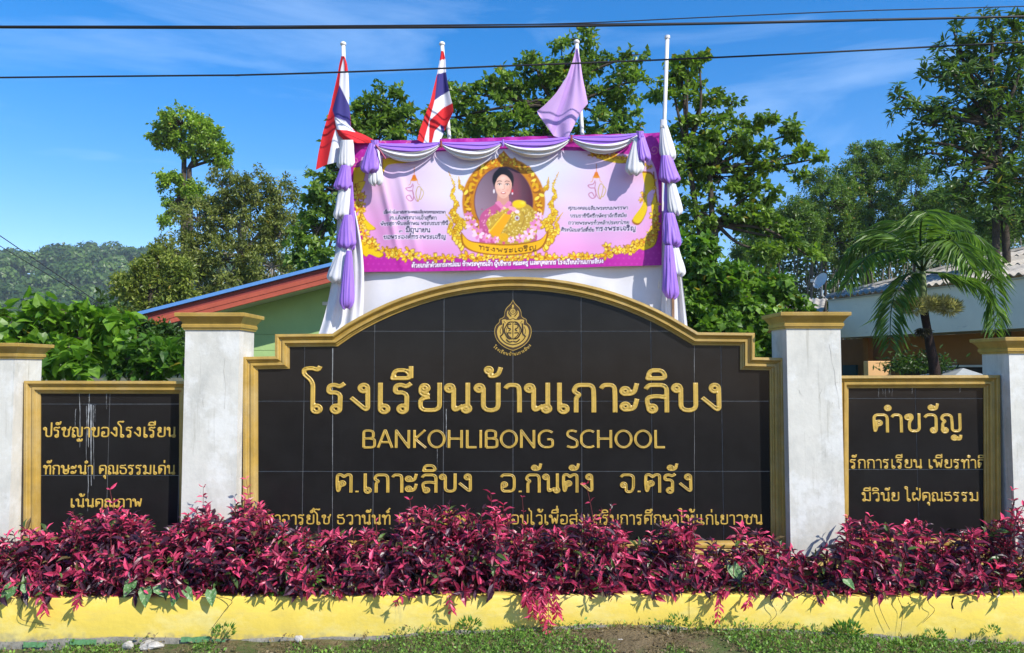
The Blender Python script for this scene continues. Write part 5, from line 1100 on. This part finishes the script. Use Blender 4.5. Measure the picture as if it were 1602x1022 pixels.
# flag 1: limp tricolour, tip blown over the banner corner
flag('national_flag', 'limp red white and blue flag, leftmost, its tail draped over the banner corner', 'flag', (537, 69), (541, 222),
     [([(88, 534, 539), (100, 531, 543), (120, 527.5, 545.5), (150, 520.5, 546.5), (165, 517.5, 546), (185, 511.5, 548), (205, 505, 549), (235, 498, 549), (258, 494, 548)],
       [RD, ([(538, 92), (545, 112), (546.5, 152), (548, 170), (530, 140), (533, 108), (537, 92)], WT), ([(538, 88), (545, 95), (545.5, 113), (539, 112)], RD), ([(531, 133), (547, 166), (549, 200), (540, 192), (524, 184), (520, 172)], BL), ([(524, 184), (541, 190), (549, 200), (549, 262), (511, 262), (520, 218), (527, 196)], WT)], -.05, 1),
      ([(184, 523, 526), (190, 524, 538), (197, 525, 547), (204, 526, 555), (212, 530, 572), (219, 538, 585), (224, 548, 586)],
       [RD, ([(522, 180), (540, 187), (556, 207), (543, 204), (527, 203)], WT)], -.09, 2)], None)
flag('national_flag', 'limp red white and blue flag, second from the left', 'flag', (691.5, 69), (703, 219),
     [([(80, 690, 694), (94, 688, 697), (115, 684, 698), (135, 679, 701), (160, 673, 705), (180, 665, 708.5), (205, 656, 709.5), (219, 653, 708)],
       [RD, ([(687, 95), (698, 92), (699, 114), (684, 117)], WT), ([(684, 116), (699, 113), (704, 143), (690, 150), (680, 157), (683, 130)], BL), ([(680, 157), (690, 150), (704, 142), (709, 161), (693, 169), (672, 189), (671, 222), (663, 222), (674, 180)], WT), ([(676, 222), (680, 205), (690, 195), (699, 222)], WT), ([(689, 195), (694, 198), (697, 214), (690, 205)], BL)], -.07, 4)], None)
flag('lilac_flag', 'plain lilac flag hanging from the third pole', 'flag', (902, 66), (911, 212),
     [([(76, 901, 904), (95, 896, 908), (120, 887, 911), (150, 870, 916), (175, 852, 919), (190, 840, 920), (213, 846, 914)], [LI, ([(896, 98), (880, 150), (858, 212), (866, 212), (888, 150), (898, 100)], (178, 140, 202))], -.07, 5)], None, folds=(7, .03))
bp = empty('bare_flagpole', at(1040, 215, YF)); tag(bp, 'tall bare white pole without a flag above the right drape', 'flagpole')
mb = MB(); p, q = at(1044, 60, YF), at(1038.5, 215, YF); mb.tube([q+(q-p)*1.5, q, p], 3.1*S(YF), 10); mb.build('pole', M['pole'], bp, True); mb = MB(); mb.tube([p-(0, 0, .004), p+(0, 0, .022)], 4.3*S(YF), 10); mb.build('finial', M['pole'], bp)

# ------------------------------------------------------------------ overhead cables
def cable(label, pts, Y, rad, group='overhead cables across the sky'):
    P = [at(x, y, Y) for x, y in pts]; P = [P[0]+(P[0]-P[1])*8]+P+[P[-1]+(P[-1]-P[-2])*8]
    mb = MB(); mb.tube(catmull(np.array(P), 10), rad, 6); o = mb.build('overhead_cable', M['cable'], None, True); tag(o, label, 'cable', group)
cable('lower overhead cable crossing in front of the flags and the high branches', [(0, 121.5), (400, 117), (800, 103), (1100, 91), (1350, 79), (1602, 66)], -.12, .0075)
cable('thick upper overhead cable running the full width of the sky', [(0, 43), (400, 44), (800, 42), (1100, 37.5), (1350, 32), (1602, 26)], -.30, .0095)
cable('twin cable lying close under the thick upper one', [(0, 41), (400, 41), (800, 38.5), (1100, 36), (1350, 30.5), (1602, 25.5)], -.27, .005)
cable('thinnest and highest cable, splitting off the thick one to the right', [(0, 42), (400, 43), (700, 40), (900, 36.5), (1100, 27.5), (1350, 17), (1602, 10)], -.42, .0045)
cable('upper of two thin far wires sloping down at the left over the hill', [(-60, 330), (0, 369), (100, 437), (208, 510)], 9, .010, 'thin wires over the hill')
cable('lower of two thin far wires sloping down at the left over the hill', [(-60, 348), (0, 385), (100, 445), (208, 512)], 9.2, .008, 'thin wires over the hill')
# ------------------------------------------------------------------ red-leaved shrubs
RL = (np.array([(0, 0, 0), (.42, .30, .07), (0, .34, -.03), (-.42, .30, .07), (.40, .66, .05), (0, .68, -.08), (-.40, .66, .05), (0, 1.05, -.24)]),
      np.array([(0, 1, 2), (0, 2, 3), (1, 4, 2), (4, 5, 2), (2, 5, 3), (5, 6, 3), (4, 7, 5), (5, 7, 6)]))
tops = [(-60, 830), (0, 836), (40, 812), (75, 828), (120, 806), (180, 786), (235, 806), (270, 820), (310, 778), (345, 800), (392, 762), (430, 806), (490, 826), (540, 824), (600, 822), (650, 786), (690, 788), (730, 796), (768, 780), (810, 806), (850, 826), (900, 812), (930, 790), (965, 806), (1000, 840), (1040, 806), (1085, 822), (1130, 842), (1200, 824), (1235, 850), (1290, 862), (1335, 806), (1380, 812), (1440, 808), (1500, 828), (1545, 812), (1590, 786), (1660, 790)]
tx = [a for a, b in tops]; ty = [b for a, b in tops]
BRD, DRK, MID = np.array((.86, .10, .22)), np.array((.034, .012, .024)), np.array((.29, .018, .062))
def shrub(px, wpx, label, seed, nst, dens=1.0, hang=0):
    r = np.random.RandomState(seed); fz = ZT-.03
    root = empty('red_leaved_shrub', (at(px, 900, -.4)[0], -.4, fz)); tag(root, label, 'shrub', 'red-leaved shrubs in the planter')
    st = MB(); O = []; D = []; N = []; Ls = []; Ws = []; Cs = []
    for k in range(nst):
        u = r.uniform(-.62, .62)*wpx; Yv = r.uniform(-.62, -.12); tpx = px+u
        top = np.interp(tpx, tx, ty)+9+abs(r.randn())*30*(1 if k > 3 else .1)-(r.rand() < .14)*r.uniform(0, 24)+(Yv+.62)*0+r.uniform(0, 1)**2*40*(k > nst*.3)
        lowq = k > nst*.60
        if lowq: top += r.uniform(20, 80); Yv = r.uniform(-.86, -.5)
        top = min(top, 925)
        tip = at(tpx, top, Yv); b = np.array((tip[0]+r.randn()*.07, min(Yv+.12, -.1)+r.uniform(-.05, .1), fz))
        b[1] = max(min(b[1], -.1), -.58)
        mid = (b+tip)/2+r.randn(3)*.03; mid[2] += .03; P = catmull(np.array([b, mid, tip]), 7); st.tube(P, [.006, .0028], 4, cap=False)
        T = unit(np.gradient(P, axis=0)); h = np.linalg.norm(tip-b)
        nn = int(np.clip(h/.046, 4, 12)*dens)
        for q in range(nn+4):
            s_ = 1-(q/(nn+3))**1.15*.82; i = s_*(len(P)-1); i0 = int(i); p = P[i0] if i0 >= len(P)-1 else P[i0]*(1-(i-i0))+P[i0+1]*(i-i0); t = T[min(i0, len(T)-1)]
            a = q*1.571+r.uniform(-.4, .4); e1 = unit(np.cross(t, (.3, 1, 0))); e2 = np.cross(t, e1)
            for w in (0, pi):
                if r.rand() < .27: continue
                sd = e1*cos(a+w)+e2*sin(a+w); el = 1.0-.75*min(1, q/5)+r.uniform(-.4, .4); d = sd+t*el
                tipf = math.exp(-q/3.2); ln = (.040+.022*min(q, 4)/4)*r.uniform(.6, 1.45)*(1 if q > 0 else .75)
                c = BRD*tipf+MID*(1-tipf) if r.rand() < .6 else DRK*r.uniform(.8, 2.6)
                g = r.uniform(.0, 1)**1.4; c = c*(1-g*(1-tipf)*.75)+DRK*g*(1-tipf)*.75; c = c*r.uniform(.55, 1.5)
                if r.rand() < .09: c = (np.array((.16, .12, .05)) if r.rand() < .5 else np.array((.09, .17, .035)))*r.uniform(.6, 1.3)
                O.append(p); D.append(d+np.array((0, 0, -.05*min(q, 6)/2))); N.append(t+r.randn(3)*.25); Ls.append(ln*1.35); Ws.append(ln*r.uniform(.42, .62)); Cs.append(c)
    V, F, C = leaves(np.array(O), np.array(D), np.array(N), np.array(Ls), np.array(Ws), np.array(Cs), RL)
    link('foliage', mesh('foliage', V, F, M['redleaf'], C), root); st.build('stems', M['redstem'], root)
SH = [(-30, 60, 'red-leaved shrub cut by the left photo edge, in front of the short left pillar'), (35, 60, 'red-leaved shrub in front of the left side of the left gilded frame'), (90, 56, 'red-leaved shrub under the second motto letter of the bottom left line'),
 (140, 56, 'red-leaved shrub rising just over the bottom gold line of the left motto wall'), (190, 56, 'red-leaved shrub under the right half of the bottom left motto line'), (240, 56, 'red-leaved shrub before the dark shaded strip of the left motto wall'),
 (300, 54, 'tall red-leaved shrub in front of the pillar left of the main sign'), (345, 46, 'red-leaved shrub between the left inner pillar and the main frame'), (392, 44, 'highest red-leaved shrub, standing before the left side of the main gilded frame'),
 (440, 56, 'red-leaved shrub under the first word of the lowest gold line'), (495, 56, 'red-leaved shrub under the gap between the first two words of the lowest line'), (550, 56, 'red-leaved shrub under the second word of the lowest gold line'),
 (605, 54, 'red-leaved shrub at the end of the second word of the lowest gold line'), (655, 52, 'tall red-leaved shrub hiding the third word of the lowest gold line'), (705, 50, 'tall red-leaved shrub below the left word group of the district line'),
 (755, 54, 'brightest crimson shrub left of centre, covering part of the lowest line'), (800, 50, 'red-leaved shrub directly under the emblem in the middle of the planter'), (848, 50, 'shrub in the middle whose branches spill down over the yellow kerb'),
 (895, 50, 'red-leaved shrub right of the spilling branches'), (940, 46, 'red-leaved shrub with one thin shoot reaching the district line'), (985, 46, 'lower red-leaved shrub before the pale wall base, right of the thin shoot'),
 (1035, 50, 'rounded red-leaved shrub under the last third of the lowest gold line'), (1085, 50, 'darker red-leaved shrub left of the hanging sprig on the right'), (1140, 50, 'thin red-leaved shrub above the two hanging sprigs on the right'),
 (1195, 54, 'dark purple shrub before the right side of the main frame'), (1250, 50, 'low dark shrub in front of the pillar right of the main sign'), (1305, 44, 'low reddish shrub at the right foot of the inner right pillar'),
 (1348, 46, 'crimson shrub in the left corner of the right motto wall'), (1395, 50, 'crimson shrub under the middle line of the right motto wall, left half'), (1445, 50, 'crimson shrub under the joint of the right motto wall'),
 (1500, 54, 'red-leaved shrub before the shaded strip of the right motto wall'), (1550, 46, 'purple shrub before the right side of the right gilded frame'), (1595, 50, 'tall purple shrub in front of the short right pillar'), (1655, 60, 'red-leaved shrub cut by the right edge of the photo')]
for i, (x, w, lab) in enumerate(SH):
    dense = 1.0 if x < 900 else .85
    shrub(x, w, lab, 200+i, int((44 if x < 960 else 27)*w/54), dense)
# shoots that hang over the kerb, and a few single tall shoots
def sprig(pts, label, seed, n=14, size=.058, tone=1.0, Ya=-.79):
    r = np.random.RandomState(seed); P3 = catmull(np.array([at(x, y, Y) for x, y, Y in pts]), 8); t = empty('red_sprig', P3[0]); tag(t, label, 'sprig')
    mb = MB(); mb.tube(P3, [.0035, .0016], 5); mb.build('stem', M['redstem'], t); T = unit(np.gradient(P3, axis=0)); O = []; D = []; N = []; L_ = []; C = []
    for k in range(n):
        s_ = .12+.88*(k+1)/n; i = min(int(s_*(len(P3)-1)), len(P3)-1)
        for sd in (1, -1):
            d = T[i]*.7+np.array((sd*r.uniform(.4, 1), -.35+r.randn()*.3, -.25+.3*r.randn())); O.append(P3[i]); D.append(d); N.append(np.array((0, -1, .5))+r.randn(3)*.5); L_.append(size*r.uniform(.6, 1.2)); C.append((BRD*(k/n)+MID*(1-k/n))*r.uniform(.6, 1.3)*tone)
    L_ = np.array(L_); V, F, Cc = leaves(np.array(O), np.array(D), np.array(N), L_, L_*.36, np.array(C), RL); link('foliage', mesh('foliage', V, F, M['redleaf'], Cc), t)
def hang(x, x2, y2, label, seed, n=10, size=.06): sprig([(x, 915, -.55), (x+(x2-x)*.3, 925, -.78), (x+(x2-x)*.7, (930+y2)/2, -.83), (x2, y2, -.80)], label, seed, n, size)
hang(700, 706, 955, 'short dark red sprig hanging over the kerb left of the big spill', 1, 7, .055)
for i, (a, b, c, lab) in enumerate([(835, 832, 962, 'leftmost sprig of the red spill over the middle of the kerb'), (850, 846, 950, 'short crimson sprig in the red spill over the kerb'), (858, 858, 985, 'longest red sprig of the spill, reaching the grass'), (868, 872, 960, 'rightmost sprig of the red spill over the middle of the kerb'), (842, 851, 972, 'dark sprig in the middle of the red spill over the kerb'), (825, 822, 945, 'small sprig starting the red spill on its left')]):
    hang(a, b, c, lab, 20+i, 13, .062)
hang(60, 72, 958, 'bright magenta sprig hanging over the left part of the kerb', 31, 5, .075); hang(130, 122, 945, 'dark pointed sprig just over the kerb top at the left', 32, 5, .085)
hang(1128, 1122, 968, 'left one of two sprigs hanging over the right kerb', 33, 9, .055); hang(1178, 1168, 948, 'right one of two sprigs hanging over the right kerb', 34, 8, .055); hang(640, 618, 944, 'single purple leaf pair over the kerb left of centre', 35, 4, .06)
def shoot(x0, y0, x1, y1, lab, seed, n=5, size=.05): sprig([(x0, y0, -.3), ((x0+x1)/2+3, (y0+y1)/2, -.3), (x1, y1, -.3)], lab, seed, n, size)
shoot(930, 850, 917, 757, 'single thin shoot reaching up to the district line', 51, 3); shoot(180, 850, 172, 766, 'single shoot over the bottom left motto line', 52, 4, .06); shoot(388, 830, 385, 750, 'topmost shoot in front of the main frame', 53, 7, .06)
shoot(815, 850, 817, 778, 'thin shoot with two leaf tufts right of the crimson shrub', 54, 3, .035); shoot(643, 840, 641, 782, 'upright pink shoot before the third word of the lowest line', 55, 4, .06); shoot(1580, 850, 1583, 768, 'topmost shoot before the short right pillar', 56, 5, .06)
shoot(1072, 850, 1068, 800, 'drooping shoot before the lowest line on the right', 57, 5, .05); shoot(765, 840, 768, 772, 'crimson shoot before the district line', 58, 6, .06); shoot(310, 840, 318, 762, 'pink shoot in front of the left inner pillar', 59, 6, .06)
# trailing bare twigs on the kerb
for i, (pts, lab) in enumerate([([(1385, 905), (1388, 930), (1376, 945), (1382, 965), (1392, 985)], 'left bare twig loop trailing on the right kerb'), ([(1400, 905), (1405, 935), (1412, 955), (1409, 988)], 'middle bare twig trailing on the right kerb'), ([(1460, 905), (1452, 940), (1462, 955), (1443, 975)], 'right bare twig trailing on the right kerb'), ([(300, 930), (360, 938), (352, 955), (330, 985)], 'thin twig trailing on the left kerb'), ([(50, 930), (38, 940), (32, 968), (80, 978)], 'thin leafy twig hanging low on the left kerb'), ([(1210, 925), (1205, 940), (1215, 960), (1203, 975)], 'thin twig pair on the kerb right of the hanging sprigs')]):
    mb = MB(); P = catmull(np.array([at(x, y, -.66 if k == 0 else -.755) for k, (x, y) in enumerate(pts)]), 6); mb.tube(P, [.0028, .0016], 4); o = mb.build('trailing_twig', M['bark']); tag(o, lab, 'twig', 'bare twigs on the yellow kerb')
# caladiums: heart-shaped mottled leaves
def calmat():
    def ex(n, src, geo):
        t = n.nodes.new('ShaderNodeTexNoise'); t.inputs['Scale'].default_value = 70; n.links.new(geo.outputs['Position'], t.inputs['Vector']); mr = n.nodes.new('ShaderNodeMapRange'); mr.inputs[1].default_value = .55; mr.inputs[2].default_value = .62; n.links.new(t.outputs[0], mr.inputs[0])
        x = n.nodes.new('ShaderNodeMix'); x.data_type = 'RGBA'; n.links.new(mr.outputs[0], x.inputs[0]); n.links.new(src, x.inputs[6]); x.inputs[7].default_value = (.26, .34, .18, 1); return x.outputs[2]
    return mat('mottled_leaf', attr=True, rough=.5, extra=ex)
M['cal'] = calmat(); r = np.random.RandomState(9)
for lab, lv in (('mottled heart-shaped green leaves at the far left end of the kerb', [(20, 928, 30, -.7, -.9), (40, 922, 22, .4, -.6)]), ('cluster of mottled heart-shaped leaves with pink veins left of the inner pillar', [(208, 918, 26, -.5, -.8), (228, 930, 28, .1, -1), (246, 925, 24, .7, -.5)]), ('mottled green leaf group below the left inner pillar', [(276, 935, 20, -.3, -.9), (290, 930, 22, .6, -.5), (266, 930, 18, -.8, -.3)]), ('single mottled heart-shaped leaf left of the main frame foot', [(330, 932, 24, .2, -.9)]), ('pale green heart leaf before the right wall base', [(1145, 895, 30, .3, -.6), (1160, 900, 22, -.6, -.5)]), ('grey-green heart leaf half hidden right of the middle', [(1052, 905, 22, -.2, -.9)]), ('single pale heart leaf near the right inner pillar foot', [(1322, 912, 20, .3, -.3)])):
    t = empty('heart_leaved_plant', at(lv[0][0], 938, -.6)); tag(t, lab, 'plant', 'heart-leaved plants in the planter'); st = MB()
    for (x, y, s, dx, dz) in lv:
        Yv = -.76 if y > 905 else -.55; p = at(x, y-s*.35, Yv); V, F, C = leaves(p[None], np.array([(dx*.8, -.25, dz)]), np.array([(.1, -1, .55)]), np.array([s*S(Yv)*1.05]), np.array([s*S(Yv)*.72]), np.array([(.085, .19, .05)]), HEART)
        link('leaf', mesh('leaf', V, F, M['cal'], C), t); st.tube(catmull(np.array([at(x+4, 945, -.55), at(x+2, y-s*.6, -.6), p]), 5), .003, 4)
    st.build('stalks', M['redstem'], t)
for i, (x, y, lab) in enumerate([(480, 905, 'small bright green leafy weed among the red shrubs left of centre'), (432, 915, 'low round-leaved green weed beside the bright one'), (1545, 1000-70, 'green weed at the planter top near the right end')]):
    n = 60; c = at(x, y, -.66); u = rdir(r, n); V, F, C = leaves(c+u*np.array((.09, .03, .06)), u+np.array((0, -.4, .1)), rdir(r, n)*.5+np.array((0, -.3, .8)), r.uniform(.03, .06, n), r.uniform(.018, .035, n), colmix(r, n, (.05, .14, .02), (.16, .36, .03)), BENT)
    o = link('green_weed', mesh('green_weed', V, F, M['leaf'], C)); tag(o, lab, 'weed')
# green ground cover along the soil (denser on the right) and the turf in front of the kerb
n = 17000; x = r.uniform(-5, 5, n); k = np.clip((x-.3)/1.4, .10, 1); ok = r.rand(n) < k*(.6+.4*np.sin(x*5)); x = x[ok]; n = len(x); yy = r.uniform(-.66, -.45, n); hh = r.uniform(0, 1, n)**1.3*(.06+.03*np.sin(x*4)+.02*np.sin(x*11))
O = np.stack([x, yy, ZT-.02+hh], 1); V, F, C = leaves(O, rdir(r, n)+np.array((0, -.3, .3)), rdir(r, n)*.5+np.array((0, -.2, .8)), r.uniform(.012, .032, n), r.uniform(.008, .018, n), colmix(r, n, (.03, .07, .015), (.13, .24, .04), .3), BENT)
o = link('ground_cover', mesh('ground_cover', V, F, M['leaf'], C)); tag(o, 'small-leaved green ground cover on the planter soil', 'ground cover', kind='stuff')
def hgt(x, y): return ground_h(x, y)
n = 75000; x = r.uniform(-5.2, 5.2, n); y = r.uniform(-1.75, -.74, n); bare = fbm(x*2.6, y*3.4, 31, 4)+.35*fbm(x*9, y*9, 32, 2)-.9*np.exp(-(((x-.78)/.22)**2+((y+.95)/.12)**2)); d_ = np.clip(.62+bare*1.1+np.clip((x-.2), 0, 1)*.25-np.clip((-x-2.6)*.2, 0, .4), 0, 1); ok = r.rand(n) < d_; x, y, bare = x[ok], y[ok], bare[ok]; n = len(x)
lift = r.rand(n)**1.5*(.022+.018*np.clip(fbm(x*5, y*5, 41, 3), 0, 1)+.05*np.exp(-((y+.76)/.05)**2)*(fbm(x*3, y*0, 43, 3) > .35))
O = np.stack([x, y, hgt(x, y)+lift], 1); bl = r.rand(n) < .34
D = np.where(bl[:, None], rdir(r, n)*.7+np.array((0, 0, .9)), rdir(r, n)+np.array((0, -.2, .25))); Ln = np.where(bl, r.uniform(.02, .05, n), r.uniform(.014, .036, n)); Wd = np.where(bl, .0045, Ln*.62)
col = colmix(r, n, (.06, .14, .02), (.26, .44, .07), .35); dry = (r.rand(n) < .14) | (bare < -.25); col[dry] = colmix(r, dry.sum(), (.14, .10, .05), (.30, .24, .12), .3)
V, F, C = leaves(O, D, rdir(r, n)*.6+np.array((0, -.2, .7)), Ln, Wd, col, DIAM)
o = link('turf', mesh('turf', V, F, M['grass'], C)); tag(o, 'patchy weedy grass growing along the foot of the yellow kerb', 'grass', kind='stuff')
n = 9000; x = r.uniform(-5.2, 5.2, n); y = r.uniform(-1.7, -.74, n); O = np.stack([x, y, hgt(x, y)+.004], 1); V, F, C = leaves(O, rdir(r, n)*np.array((1, 1, .15)), np.tile((0, 0, 1.), (n, 1))+.2*r.randn(n, 3), r.uniform(.02, .06, n), r.uniform(.002, .004, n), colmix(r, n, (.10, .07, .04), (.32, .26, .16), .3))
o = link('dry_litter', mesh('dry_litter', V, F, M['grass'], C)); tag(o, 'dry straw and twig litter between the grass patches', 'litter', kind='stuff')
for px, py, s, lab in ((1325, 985, 1.3, 'tall leafy weed tuft against the right half of the kerb'), (735, 975, 1, 'dark leafy weed at the kerb foot left of centre'), (1550, 985, .8, 'bright little weed at the kerb foot near the right edge'), (1462, 992, .9, 'low broad-leaved weed at the kerb foot on the right'), (350, 985, 1.0, 'grassy tuft with upright blades at the kerb foot on the left'), (1060, 968, .9, 'broad leafy weed at the kerb foot right of centre')):
    s *= .72; n = int(110*s); c = at(px, py+3, -.80); u = rdir(r, n); V, F, C = leaves(c+u*np.array((.10, .04, .05))*s, u+np.array((0, -.2, .8)), rdir(r, n)*.5+np.array((0, -.5, .6)), r.uniform(.03, .07, n)*s, r.uniform(.010, .024, n)*s, colmix(r, n, (.04, .11, .02), (.13, .30, .04)), BENT)
    o = link('kerb_weed', mesh('kerb_weed', V, F, M['leaf'], C)); tag(o, lab, 'weed')
# air between the camera and the hill
hz = MB(); hz.box((-600, -60, -2), (600, 560, 120)); mhz = bpy.data.materials.new('haze'); mhz.use_nodes = True; nn_ = mhz.node_tree; nn_.nodes.remove(nn_.nodes['Principled BSDF'])
pv = nn_.nodes.new('ShaderNodeVolumePrincipled'); pv.inputs['Color'].default_value = (.72, .84, 1, 1); pv.inputs['Density'].default_value = .00042; pv.inputs['Anisotropy'].default_value = .0
nn_.links.new(pv.outputs[0], nn_.nodes['Material Output'].inputs['Volume'])
HAZE = True
if HAZE: o = hz.build('haze', mhz); tag(o, 'thin bluish haze in the air', 'haze', kind='stuff')
